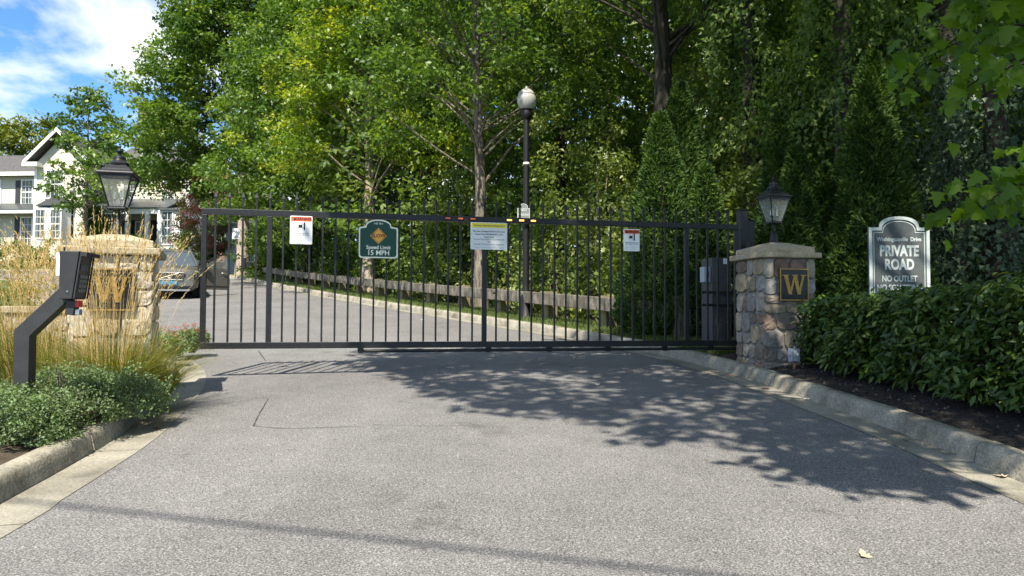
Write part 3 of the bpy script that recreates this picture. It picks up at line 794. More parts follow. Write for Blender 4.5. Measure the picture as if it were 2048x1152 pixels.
def serif_W(w, h):
    """outline pieces of a bold serif W, centred, in xz"""
    P_ = []
    t = .15 * w
    def bar(a, b, wa): # slanted stroke with horizontal cuts
        return [(a[0] - wa / 2, a[1]), (b[0] - wa / 2, b[1]), (b[0] + wa / 2, b[1]), (a[0] + wa / 2, a[1])]
    top, bot = h / 2, -h / 2
    P_.append(bar((-.36 * w, top), (-.17 * w, bot), .15 * w)); P_.append(bar((.02 * w, top), (-.17 * w, bot), .085 * w))
    P_.append(bar((.02 * w, top), (.20 * w, bot), .15 * w)); P_.append(bar((.38 * w, top), (.20 * w, bot), .085 * w))
    for c, ww in ((-.36, .28), (.02, .26), (.38, .24)):
        P_.append([(c * w - ww * w / 2, top - .045 * h), (c * w + ww * w / 2, top - .045 * h), (c * w + ww * w / 2, top), (c * w - ww * w / 2, top)])
    return P_
def pillar(cx, cy_, rot, W, H, lab, side, seed, smat, pl_off=0.0, cap_mat='cap'):
    r = np.random.default_rng(seed); g0 = gz(cy_) + .06
    t = thing('stone_pillar', lab, 'pillar', (cx, cy_, g0), rot, 'stone gate pillars')
    hs = H - .20
    core = MB().box((0, 0, hs / 2), (W - .046, W - .046, hs)).build('mortar_core', M['mortar'], t)
    for fi in range(4):
        cells = []; stone_cells(-W / 2, .0, W / 2, hs, r, cells)
        for c in cells:
            o = link('stone', stone_mesh(*c, r), smat, t)
            a = fi * math.pi / 2; off = W / 2 - .022
            o.rotation_euler = (0, 0, a); o.location = (math.sin(a) * off, -math.cos(a) * off, 0)
    c1 = MB(); c1.frustum(0, 0, hs, W + .11, W + .11, hs + .065, W + .115, W + .115); c1.build('lower_cap_slab', M[cap_mat], t, bevel=.012)
    c2 = MB(); c2.frustum(0, 0, hs + .065, W + .0, W + .0, hs + .135, W - .004, W - .004); c2.build('upper_cap_slab', M[cap_mat], t, bevel=.010)
    c3 = MB(); c3.frustum(0, 0, hs + .135, W - .03, W - .03, hs + .20, .20, .20); c3.build('sloped_cap_top', M[cap_mat], t, bevel=.012)
    ps = .365; pz = hs - .13 - ps / 2; y = -W / 2 - .030
    pq = MB().box((pl_off, y, pz), (ps, .02, ps * 1.02)).build('plaque', M['plaque_black'], t, label='black square plaque with a brass letter W')
    a = [(pl_off - ps / 2, pz - ps * .51), (pl_off + ps / 2, pz - ps * .51), (pl_off + ps / 2, pz + ps * .51), (pl_off - ps / 2, pz + ps * .51)]
    s = .93; b = [(pl_off + (x - pl_off) * s, pz + (z - pz) * s) for x, z in a]
    MB().ring_xz(a, b, y - .020, y - .0105).build('plaque_frame', M['brass'], pq)
    for k, poly in enumerate(serif_W(ps * .84, ps * .62)):
        MB().prism_xz([(pl_off + px_, pz + pz_) for px_, pz_ in poly], y - .019 - .0006 * k, y - .0105).build('letter_stroke', M['brass'], pq)
    return t, g0 + H
RPX = P(1549, 600, 8.95)
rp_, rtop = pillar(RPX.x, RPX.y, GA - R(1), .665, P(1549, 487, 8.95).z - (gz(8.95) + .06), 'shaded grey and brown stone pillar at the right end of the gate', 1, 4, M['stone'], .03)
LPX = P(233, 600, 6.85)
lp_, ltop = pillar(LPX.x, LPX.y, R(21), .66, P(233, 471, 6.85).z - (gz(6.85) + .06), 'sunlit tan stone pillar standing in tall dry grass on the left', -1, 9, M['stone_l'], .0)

# lanterns on both pillars
def lantern(x, y, z, rot, label):
    t = thing('pillar_lantern', label, 'lantern', (x, y, z - .004), rot, 'lanterns on the pillars')
    m = MB(); m.lathe([(.085, 0), (.085, .012), (.06, .02), (.05, .05), (.045, .10), (.038, .125), (.022, .14), (.016, .16), (.014, .235), (.03, .245)], 18); m.build('base', M['metal'], t, smooth=True)
    zb = .25
    MB().box((0, 0, zb), (.15, .15, .016)).build('bottom_plate', M['metal'], t, bevel=.003)
    for a in range(4):
        w = a * math.pi / 2 + math.pi / 4; c, s = math.cos(w), math.sin(w); pts = []
        for k in range(13):
            u = k / 12; ang = -1.9 + u * 4.0
            pts.append((c * (.062 + .042 * math.cos(ang)), s * (.062 + .042 * math.cos(ang)), .19 + .052 * math.sin(ang)))
        MB().tube(pts, .006, 6).build('scroll_arm', M['metal'], t, smooth=True)
    z0, z1, w0, w1 = zb + .008, zb + .306, .128, .272
    for sx, sy in ((-1, -1), (1, -1), (1, 1), (-1, 1)):
        MB().tube([(sx * w0 / 2, sy * w0 / 2, z0), (sx * w1 / 2, sy * w1 / 2, z1)], .009, 5).build('corner_bar', M['metal'], t)
    for a in range(4):
        w = a * math.pi / 2; c, s = math.cos(w), math.sin(w)
        rr = lambda x_, y_, z_: (x_ * c - y_ * s, x_ * s + y_ * c, z_)
        g = MB(); g.add([rr(-w0 / 2, -w0 / 2, z0), rr(w0 / 2, -w0 / 2, z0), rr(w1 / 2, -w1 / 2, z1), rr(-w1 / 2, -w1 / 2, z1)], [(0, 1, 2, 3)]); g.build('glass_pane', M['lampglass'], t)
        for (zz, ww, th) in ((z0 + .006, w0, .012), (z1 - .01, w1, .02)):
            b = MB(); b.box((0, 0, 0), (ww, .012, th)); o = b.build('pane_rail', M['metal'], t); o.location = rr(0, -ww / 2, zz); o.rotation_euler = (0, 0, w)
    m = MB(); m.frustum(0, 0, z1, .315, .315, z1 + .022, .315, .315); m.build('roof_rim', M['metal'], t, bevel=.006)
    rf = MB(); rf.frustum(0, 0, z1 + .022, .295, .295, z1 + .05, .24, .24); rf.frustum(0, 0, z1 + .05, .24, .24, z1 + .10, .14, .14); rf.build('roof', M['metal'], t, bevel=.003)
    m = MB(); m.lathe([(.07, 0), (.083, .006), (.085, .02), (.07, .034), (.056, .05), (.052, .06), (.056, .066), (.052, .085), (.03, .095), (.012, .102), (.012, .115), (.024, .125), (.027, .14), (.018, .156), (.008, .168), (.013, .178), (.004, .195)], 18, (0, 0, z1 + .098)); m.build('finial', M['metal'], t, smooth=True)
    for k, (cx, cy_) in enumerate(((-.035, .005), (.036, -.01), (.01, .035))):
        h0 = z0 + .07
        cup = MB(); cup.tube([(0, 0, z0 + .02), (cx * .8, cy_ * .8, z0 + .035), (cx, cy_, h0)], .004, 5); cup.lathe([(.008, 0), (.014, .008), (.014, .014)], 10, (cx, cy_, h0)); cup = cup.build('candle_holder', M['metal'], t, smooth=True)
        cd = MB(); cd.lathe([(.0095, .0), (.0095, .07)], 10, (cx, cy_, h0 + .012)); cd.build('candle', M['candle'], cup, smooth=True)
        bl = MB(); bl.lathe([(.004, 0), (.011, .014), (.009, .03), (.002, .048)], 10, (cx, cy_, h0 + .083)); bl.build('bulb', M['lampglass'], cup, smooth=True)
lantern(RPX.x, RPX.y, rtop, GA + R(3), 'dark glass lantern on the shaded right stone pillar')
lantern(LPX.x, LPX.y, ltop, R(14), 'weathered black lantern on the sunlit left stone pillar')

# junction box low on the right pillar
def junction_box():
    q = P(1588, 710, 8.42)
    t = thing('junction_box', 'small grey electrical box with bent conduit at the foot of the right pillar', 'box', (q.x, q.y, q.z), GA)
    MB().box((0, 0, 0), (.11, .07, .15)).build('housing', M['box_grey'], t, bevel=.006)
    MB().box((-.004, -.040, .0), (.10, .008, .135)).build('cover', M['box_grey'], t, bevel=.003)
    MB().box((.01, -.01, .085), (.02, .02, .03)).build('fitting', M['box_grey'], t); MB().box((-.065, -.01, .0), (.03, .02, .02)).build('fitting', M['box_grey'], t)
    MB().tube([(.01, 0, -.075), (.008, -.005, -.11), (-.01, -.015, -.15), (-.05, -.03, -.185), (-.08, -.04, -.19)], .014, 8).build('conduit', M['copper'], t, smooth=True)
junction_box()

# ------------------------------------------------------------------ private road sign
def private_sign():
    Y = 8.75; a = P(1736, 455, Y); b = P(1857, 455, Y); w = b.x - a.x; cx = (a.x + b.x) / 2
    zt = P(1797, 433, Y).z; g0 = gz(Y) + .15; zs = P(1740, 455, Y).z - g0; H = zt - g0; zb = .28
    t = thing('private_road_sign', 'dark slate road sign with arched top and pale border rising behind the hedge', 'sign', (cx, Y, g0), 0)
    def outline(d, n=15):
        x1 = w / 2 - d; z_s = zs - d; p = [(-x1, zb + d), (x1, zb + d), (x1, z_s)]
        xa = w * .33 - d * .75
        for k in range(n):
            an = math.pi * k / (n - 1); p.append((xa * math.cos(an), z_s + (H - d - z_s) * (math.sin(an) ** .75)))
        p.append((-x1, z_s)); return p
    MB().prism_xz(outline(0), -.012, .016).build('board', M['slate'], t)
    MB().ring_xz(outline(.001), outline(.038), -.022, -.0125).build('border', M['silver'], t)
    MB().ring_xz(outline(.055), outline(.064), -.0155, -.0125).build('inner_line', M['silver'], t)
    def zz(py): return P(1797, py, Y).z - g0
    text('Washingtonville  Drive', .066, (0, -.0135, zz(479)), M['silver'], t, bold=.0022, sx=.86)
    text('PRIVATE', .172, (0, -.0135, zz(503)), M['silver'], t, bold=.007, sx=.72)
    text('ROAD', .172, (0, -.0135, zz(530)), M['silver'], t, bold=.007, sx=.72)
    text('NO OUTLET', .098, (0, -.0135, zz(558)), M['silver'], t, bold=.003, sx=.76)
    text('NO SOLICITING', .098, (0, -.0135, zz(576)), M['silver'], t, bold=.003, sx=.76)
    for s in (-1, 1):
        MB().box((s * w * .36, .060, H * .30), (.085, .085, H * .60)).build('post', M['postwood'], t, bevel=.004)
private_sign()

# ------------------------------------------------------------------ entry keypad stand
def kiosk():
    Y = 5.05; q = P(48, 740, Y); g0 = gz(Y) + .12
    t = thing('entry_keypad_stand', 'dark metal gooseneck entry keypad stand rising from the left planting bed', 'keypad stand', (q.x, q.y, g0), R(7))
    zz = lambda py: P(48, py, Y).z - g0
    k = 5.05 / 1479.0; X = lambda px: (px - 44) * k * .965
    z_b = zz(662)
    prof = [(X(30), -.12), (X(60), -.12), (X(60), zz(672)), (X(137), zz(596)), (X(125), zz(566)), (X(30), zz(660))]
    m = MB(); m.prism_xz(prof, -.05, .05); m.build('gooseneck', M['kiosk'], t, bevel=.004)
    hp = [(X(122), zz(598)), (X(147), zz(598)), (X(160), zz(503)), (X(122), zz(503))]
    m = MB(); n = 4; y0, y1 = -.105, .105
    hs = m.prism_xz(hp, y0, y1).build('housing', M['kiosk'], t, bevel=.004)
    # recessed keypad face on the slanted side towards the lane
    a = Vector((hp[1][0], 0, hp[1][1])); b = Vector((hp[2][0], 0, hp[2][1])); u = (b - a).normalized(); L = (b - a).length; nn = Vector((u.z, 0, -u.x))
    def on(s, y, o): return a + u * s + nn * o + Vector((0, y, 0))
    def plate(name, s0, s1, ya, yb, o0, o1, mt, par):
        pts = [on(s, y, o) for o in (o0, o1) for s, y in ((s0, ya), (s0, yb), (s1, yb), (s1, ya))]
        mm = MB(); mm.add(pts, [(0, 1, 2, 3), (7, 6, 5, 4), (0, 4, 5, 1), (1, 5, 6, 2), (2, 6, 7, 3), (3, 7, 4, 0)]); return mm.build(name, mt, par)
    fc = plate('keypad_face', .012, L - .02, -.092, .092, .002, .006, M['kiosk_face'], t)
    plate('hood_lip', L - .03, L - .002, -.104, .104, .007, .05, M['kiosk'], t)
    for s_ in (-1, 1): plate('side_lip', .006, L - .03, s_ * .100 - .004, s_ * .100 + .004, .007, .016, M['kiosk'], t)
    plate('display', L * .60, L * .74, -.065, .05, .007, .010, M['slate'], fc)
    for i in range(4):
        for j in range(3):
            plate('key', .05 + i * .032, .072 + i * .032, -.05 + j * .04, -.022 + j * .04, .007, .011, M['grey'], fc)
    m = MB(); m.box((X(138), -.02, zz(615)), (.055, .08, .10), (0, R(8), 0)); cr_ = m.build('card_reader', M['kiosk'], t, bevel=.004)
    MB().box((X(149), -.02, zz(607)), (.03, .07, .045)).build('red_window', M['red'], cr_, bevel=.003); MB().box((X(150), -.02, zz(624)), (.03, .05, .04)).build('key_slot', M['chrome'], cr_, bevel=.003)
    MB().box((X(111), .05, zz(528)), (.066, .11, .165)).build('receiver_box', M['offwhite'], t, bevel=.006)
    MB().tube([(X(110), .05, zz(506)), (X(110), .05, zz(492))], .006, 6).build('antenna', M['metal_d'], t)
    MB().tube([(X(108), -.004, zz(503)), (X(112), -.012, zz(520)), (X(115), -.012, zz(540)), (X(120), -.012, zz(556))], .0035, 5).build('cable', M['metal_d'], t, smooth=True)
    MB().lathe([(.006, -.110), (.006, -.1052)], 8, (X(139), 0, zz(583)), 'y').build('screw', M['chrome'], t)
kiosk()

# low stone wing wall behind the keypad stand
def wing_wall():
    Y0 = 7.2; a = P(20, 640, 7.6); b = P(150, 640, 7.0); ang = math.atan2(b.y - a.y, b.x - a.x); L = math.hypot(b.x - a.x, b.y - a.y)
    g0 = gz(7.2) + .10; H = P(90, 612, 7.3).z - g0
    t = thing('stone_wing_wall', 'low tan stone wall running left from the sunlit pillar', 'wall', (a.x, a.y, g0), ang)
    r = np.random.default_rng(21)
    MB().box((L / 2, .1, (H - .07) / 2), (L, .28, H - .07)).build('mortar_core', M['mortar'], t)
    cells = []; stone_cells(0, 0, L, H - .07, r, cells)
    for c in cells:
        o = link('stone', stone_mesh(*c, r), M['stone_l'], t); o.location = (0, -.042, 0)
    n = 3
    for k in range(n):
        MB().box((L * (k + .5) / n, .1, H - .035), (L / n - .008, .40, .07)).build('cap_stone', M['cap'], t, bevel=.01)
wing_wall()

# ------------------------------------------------------------------ timber guard rail
def guardrail():
    s0 = s_at_y(FR, 11.4); L = 31.0; n = 16; off = 1.22
    p0, _ = at_s(FR, s0)
    t = thing('timber_guard_rail', 'weathered heavy timber guard rail along the far kerb', 'guard rail', (p0.x, p0.y, gz(p0.y)))
    base = Vector(t.location)
    def pt(s, o, h):
        p, nr = at_s(FR, s); q = p + nr * o; return Vector((q.x, q.y, gz(q.y) + h)) - base
    sp = 2.05
    for i in range(n):
        s = s0 + i * sp; q = pt(s, off, 0); p2 = pt(s + .4, off, 0); ang = math.atan2(p2.y - q.y, p2.x - q.x)
        h = .80 if i == 0 else .715; w = .27 if i == 0 else .25
        o = MB().box((0, 0, (h - .2) / 2), (w, .24, h + .2)).build('post', M['timber'] if i == 0 else M['postwood'], t, bevel=.012); o.location = q; o.rotation_euler = (0, 0, ang)
        if i < n - 1:
            a = pt(s + (.15 if i == 0 else 0.004), off - .20 + (.2 if i == 0 else 0), .60); b = pt(s + sp - .008, off - .20, .60)
            a = pt(s + .004, off - .205, .575); b = pt(s + sp - .006, off - .205, .575)
            d = b - a; nx = Vector((-d.y, d.x, 0)).normalized() * .075; up = Vector((0, 0, .125)); 
            vv = [a - nx - up, a + nx - up, a + nx + up, a - nx + up, b - nx - up, b + nx - up, b + nx + up, b - nx + up]
            vv = [v - a for v in vv]
            m = MB(); m.add(vv, [(3, 2, 1, 0), (4, 5, 6, 7), (0, 1, 5, 4), (1, 2, 6, 5), (2, 3, 7, 6), (3, 0, 4, 7)]); r_ = m.build('rail_beam', M['timber'], t, bevel=.012); r_.location = a
guardrail()

# ------------------------------------------------------------------ lamp post with globe
def lamp_post(px, Y, top, label, scale=1.0, detail=True):
    q = P(px, top, Y); g0 = gz(Y) + .03; H = q.z - g0
    t = thing('street_lamp', label, 'street lamp', (q.x, q.y, g0), 0, 'black globe street lamps')
    m = MB(); m.lathe([(.17, 0), (.17, .10), (.14, .14), (.125, .5), (.10, .60), (.085, .66), (.075, .8)], 14); m.build('base', M['metal_d'], t, smooth=True)
    m = MB(); m.lathe([(.075, .8), (.062, H - 1.0), (.058, H - .74)], 14); m.build('pole', M['metal_d'], t, smooth=True)
    for k in (2.05, 2.20, 2.28):
        if k < H - 1.2: MB().lathe([(.078, k), (.086, k + .015), (.078, k + .03)], 14).build('collar_ring', M['metal'], t, smooth=True)
    MB().lathe([(.068, H - 1.75), (.071, H - 1.74), (.071, H - 1.715), (.068, H - 1.705)], 14).build('pale_band', M['cream'], t)
    MB().lathe([(.06, H - .76), (.11, H - .70), (.125, H - .62), (.115, H - .56), (.14, H - .535), (.14, H - .52)], 16).build('globe_fitter', M['metal_d'], t, smooth=True)
    MB().lathe([(.12, H - .52), (.165, H - .47), (.205, H - .38), (.215, H - .30), (.20, H - .24), (.175, H - .20)], 20).build('globe', M['globe'], t, smooth=True)
    cp = MB(); cp.lathe([(.18, H - .20), (.185, H - .19), (.16, H - .14), (.12, H - .10), (.08, H - .075), (.035, H - .06), (.03, H - .03), (.008, H)], 18); cp.build('globe_cap', M['globe'], t, smooth=True)
    return t, q, g0
lp, lq, lg = lamp_post(1053, 16.2, 172, 'tall black street lamp with white globe behind the timber guard rail')
lamp_post(146, 49.0, 378, 'distant globe street lamp in front of the cream house')
# parking sign strapped to the lamp post
def lamp_sign():
    Y = 16.05; a = P(1047, 444, Y); h = P(1047, 407, Y).z - P(1047, 446, Y).z; w = .27
    t = thing('parking_sign', 'grey parking sign plate with scalloped top strapped to the street lamp', 'sign', (a.x, a.y, P(1047, 446, Y).z), 0)
    def ol(d):
        x1 = w / 2 - d; zs = h * .76 - d; p = [(-x1, d), (x1, d), (x1, zs)]
        for k in range(9):
            an = math.pi * k / 8; p.append((x1 * .72 * math.cos(an), zs + (h - d - zs) * math.sin(an) ** .8))
        p.append((-x1, zs)); return p
    MB().prism_xz(ol(0), -.002, .004).build('panel', M['grey'], t); MB().ring_xz(ol(.001), ol(.012), -.005, -.0025).build('border', M['silver'], t)
    text('NO', .09, (0, -.004, h * .68), M['silver'], t, bold=.002); text('PARKING', .062, (0, -.004, h * .42), M['silver'], t, bold=.0015); text('ANY TIME', .05, (0, -.004, h * .2), M['silver'], t)
    MB().box((0, .05, h * .5), (.05, .09, .02)).build('strap', M['metal_d'], t)
lamp_sign()
# white no parking sign on a pole by the pale trunk
def pole_sign():
    Y = 38.6; q = P(472, 485, Y); g0 = gz(Y) + .1; zt = P(472, 457, Y).z - g0; zb = P(472, 478, Y).z - g0; w = .40
    t = thing('pole_sign', 'small white sign on a thin grey pole beside the pale tree trunk', 'sign', (q.x, q.y, g0), 0)
    MB().box((0, .015, zt / 2), (.05, .02, zt - .02)).build('pole', M['twig'], t)
    MB().prism_xz(rrect(-w / 2, zb, w / 2, zt, .02), -.004, .003).build('panel', M['white'], t)
    text('NO', .17, (0, -.006, zt - .14), M['grey'], t, bold=.003)
    for k in range(2): MB().box((0, -.005, zb + .07 + k * .06), (w * .6, .002, .02)).build('text_line', M['grey'], t)
pole_sign()
# ------------------------------------------------------------------ parked car with its door open
def car():
    Y = 24.6; q = P(336, 600, Y); g0 = gz(Y)
    hd = math.atan2(-.90, .40)
    t = thing('parked_car', 'taupe grey sport utility car facing the gate with its driver door open', 'car', (q.x, q.y, g0), hd); t.scale = (1.08, 1.05, 1.12)
    pitch = 0
    # local: +x forward, y to the car's left... nose at x=0
    L = 4.6
    rows = [(-4.60, .72, .50, .95, .70), (-4.50, .84, .40, 1.04, .80), (-4.1, .91, .32, 1.06, .88), (-3.2, .94, .28, 1.06, .92), (-2.2, .945, .28, 1.05, .92), (-1.45, .945, .28, 1.07, .90), (-1.2, .94, .28, 1.08, .87), (-.7, .93, .28, 1.03, .84), (-.30, .90, .27, .97, .80), (-.10, .85, .27, .90, .74), (0.0, .74, .34, .80, .64)]
    m = MB()
    for x, hw, zb, zt, ht in rows:
        sec = [(0, zb), (hw * .80, zb), (hw * .96, zb + .10), (hw, zb + .28), (hw * .985, zb + .45), (hw * .955, zt - .09), (ht, zt - .02), (ht * .5, zt + .012), (0, zt + .018)]
        full = sec + [(-y, z) for y, z in sec[-2:0:-1]]
        m.v += [(x, y, z) for y, z in full]
    n = 16
    for i in range(len(rows) - 1):
        for k in range(n): m.f.append((i * n + k, i * n + (k + 1) % n, (i + 1) * n + (k + 1) % n, (i + 1) * n + k))
    m.f.append(tuple(range(n))); m.f.append(tuple(range((len(rows) - 1) * n, len(rows) * n)))
    body = m.build('body', M['carpaint'], t, smooth=True)
    # cabin
    c = MB(); st = [(-1.22, .86, 1.075, .86, 1.08), (-2.05, .88, 1.06, .64, 1.60), (-2.5, .885, 1.06, .65, 1.655), (-3.4, .885, 1.06, .65, 1.65), (-4.05, .87, 1.06, .61, 1.58), (-4.45, .82, 1.04, .74, 1.10)]
    for x, hb, zb, ht, zt in st: c.v += [(x, hb, zb), (x, ht, zt), (x, -ht, zt), (x, -hb, zb)]
    for i in range(len(st) - 1):
        for k in range(3): c.f.append((i * 4 + k, i * 4 + k + 1, (i + 1) * 4 + k + 1, (i + 1) * 4 + k))
    cab = c.build('cabin_glass', M['carglass'], t)
    rf = MB(); rr = [(-2.02, .645, 1.605), (-2.5, .655, 1.665), (-3.4, .655, 1.66), (-4.08, .61, 1.59)]
    for x, hw, z in rr: rf.v += [(x, hw, z), (x, hw * .6, z + .03), (x, -hw * .6, z + .03), (x, -hw, z), (x, -hw, z - .03), (x, hw, z - .03)]
    for i in range(3):
        for k in range(6): rf.f.append((i * 6 + k, i * 6 + (k + 1) % 6, (i + 1) * 6 + (k + 1) % 6, (i + 1) * 6 + k))
    rf.f += [tuple(range(6)), tuple(range(18, 24))]
    rf.build('roof', M['carpaint'], t, smooth=True)
    for s in (-1, 1):
        MB().tube([(-1.20, s * .865, 1.085), (-1.6, s * .76, 1.345), (-2.05, s * .65, 1.60)], .035, 6).build('windscreen_pillar', M['carpaint'], t, smooth=True)
        MB().tube([(-2.2, s * .60, 1.66), (-2.3, s * .62, 1.73), (-3.9, s * .60, 1.72), (-4.0, s * .58, 1.64)], .02, 6).build('roof_rail', M['chrome'], t, smooth=True)
        MB().tube([(-3.0, s * .885, 1.06), (-3.05, s * .65, 1.65)], .035, 6).build('door_pillar', M['metal_d'], t)
        # headlamp
        h = MB(); pts = [(-.06, s * .50, .80), (-.02, s * .52, .70), (-.05, s * .78, .68), (-.45, s * .925, .80), (-.42, s * .90, .90), (-.18, s * .82, .875)]
        nn = [(x + .03, y + s * .02, z + .012) for x, y, z in pts]
        h.add(pts + nn, [tuple(range(6, 12)), tuple(range(5, -1, -1))] + [(i, (i + 1) % 6, (i + 1) % 6 + 6, i + 6) for i in range(6)])
        hl = h.build('headlight', M['headlamp'], t); MB().lathe([(.045, 0), (.05, .02), (.02, .03)], 12, (-.02, s * .72, .765), 'x').build('lens', M['carglass'], hl)
        MB().box((-.06, s * .70, .47), (.10, .07, .14), (0, 0, -s * .5)).build('daytime_lamp', M['headlamp'], t, bevel=.02)
        mir = MB(); mir.tube([(-1.35, s * .93, 1.06), (-1.32, s * 1.0, 1.09)], .025, 6); mir.box((-1.33, s * 1.09, 1.12), (.12, .20, .15)); mir.build('side_mirror', M['carpaint'], t, bevel=.03)
        for x in (-.92, -3.72):
            w = MB(); w.lathe([(.20, -.10), (.335, -.115), (.36, -.08), (.365, 0), (.36, .08), (.335, .115), (.20, .10)], 26, (x, s * .82, .365), 'y'); wh = w.build('tyre', M['tyre'], t, smooth=True)
            r_ = MB(); r_.lathe([(.03, .125), (.24, .09), (.25, .10), (.25, -.09)] if s > 0 else [(.25, .09), (.25, -.10), (.24, -.09), (.03, -.125)], 20, (x, s * .82, .365), 'y'); r_.build('rim', M['chrome'], wh, smooth=True)
            ar = MB(); ar.lathe([(.40, -.04), (.44, 0), (.40, .04)], 24, (x, s * .915, .37), 'y'); ar.build('wheel_arch', M['metal_d'], t)
    g = MB(); g.prism_xz([(0, 0)] * 3, 0, 0) if False else None
    def front(poly, x0, x1, name, mt, par=None, bev=0):
        n = len(poly); mm = MB(); mm.add([(x0, y, z) for y, z in poly] + [(x1, y, z) for y, z in poly], [tuple(range(n)), tuple(range(2 * n - 1, n - 1, -1))] + [(i, (i + 1) % n, (i + 1) % n + n, i + n) for i in range(n)]); return mm.build(name, mt, par or t, bevel=bev)
    gr = front([(-.44, .80), (-.50, .74), (-.40, .60), (.40, .60), (.50, .74), (.44, .80)], -.04, .03, 'grille', M['metal_d'])
    for k in range(4): MB().box((.034, 0, .635 + .04 * k), (.014, .80 + .03 * k, .012)).build('grille_bar', M['carpaint'], gr)
    for a, b in (((-.45, .805), (.45, .805)), ((-.41, .595), (.41, .595)), ((-.45, .805), (-.41, .595)), ((.45, .805), (.41, .595))):
        MB().tube([(.03, a[0], a[1]), (.03, b[0], b[1])], .012, 5).build('grille_frame', M['chrome'], gr)
    em = MB(); em.lathe([(.045, .03), (.065, .045), (.065, .03)], 16, (0, 0, .70), 'x'); em.build('round_emblem', M['chrome'], gr)
    MB().tube([(.036, -.30, .605), (.036, .30, .795)], .008, 5).build('diagonal_bar', M['carpaint'], gr)
    front([(-.26, .555), (-.26, .445), (.26, .445), (.26, .555)], .0, .045, 'licence_plate', M['plate'], None, .004)
    front([(-.72, .42), (-.62, .31), (.62, .31), (.72, .42), (.40, .40), (-.40, .40)], -.06, .012, 'lower_intake', M['metal_d'])
    front([(-.66, .305), (-.60, .255), (.60, .255), (.66, .305)], -.10, .018, 'skid_plate', M['chrome'], None, .006)
    # open driver door: hinge near the front, on the car's left (image right)
    s = 1
    hinge = Vector((-1.40, s * .95, 0)); dm = bpy.data.objects.new('door', None)
    ang = R(62)
    d = MB(); th = .06; Ld = 1.08
    sec = [(0, .36), (Ld, .36), (Ld + .02, .60), (Ld, 1.02), (0.0, 1.03), (-.03, .65)]
    def dp(u, o, z): return (hinge.x - u * math.cos(ang) + o * math.sin(ang), hinge.y + u * math.sin(ang) + o * math.cos(ang), z)
    n = len(sec); d.add([dp(u, th / 2, z) for u, z in sec] + [dp(u, -th / 2, z) for u, z in sec], [tuple(range(n)), tuple(range(2 * n - 1, n - 1, -1))] + [(i, (i + 1) % n, (i + 1) % n + n, i + n) for i in range(n)])
    dr = d.build('door', M['carpaint'], t, bevel=.02, label='open driver door')
    MB().tube([dp(.0, 0, 1.03), dp(.25, 0, 1.25), dp(.62, 0, 1.47), dp(.98, 0, 1.52), dp(1.05, 0, 1.50), dp(1.06, 0, 1.03)], .020, 6).build('window_frame', M['metal_d'], dr, smooth=True)
    gl = MB(); gl.add([dp(.03, 0, 1.04), dp(.26, 0, 1.24), dp(.62, 0, 1.455), dp(.97, 0, 1.50), dp(1.04, 0, 1.04)], [(0, 1, 2, 3, 4)]); gl.build('window', M['lampglass'], dr)
    hm = MB(); hm.tube([dp(.78, th / 2 + .01, .90), dp(.82, th / 2 + .04, .905), dp(.96, th / 2 + .04, .905), dp(1.0, th / 2 + .01, .90)], .016, 6); hm.build('handle', M['chrome'], dr, smooth=True)
    MB().tube([dp(.03, th / 2 + .004, .47), dp(1.03, th / 2 + .004, .47)], .012, 5).build('sill_strip', M['metal_d'], dr)
car()

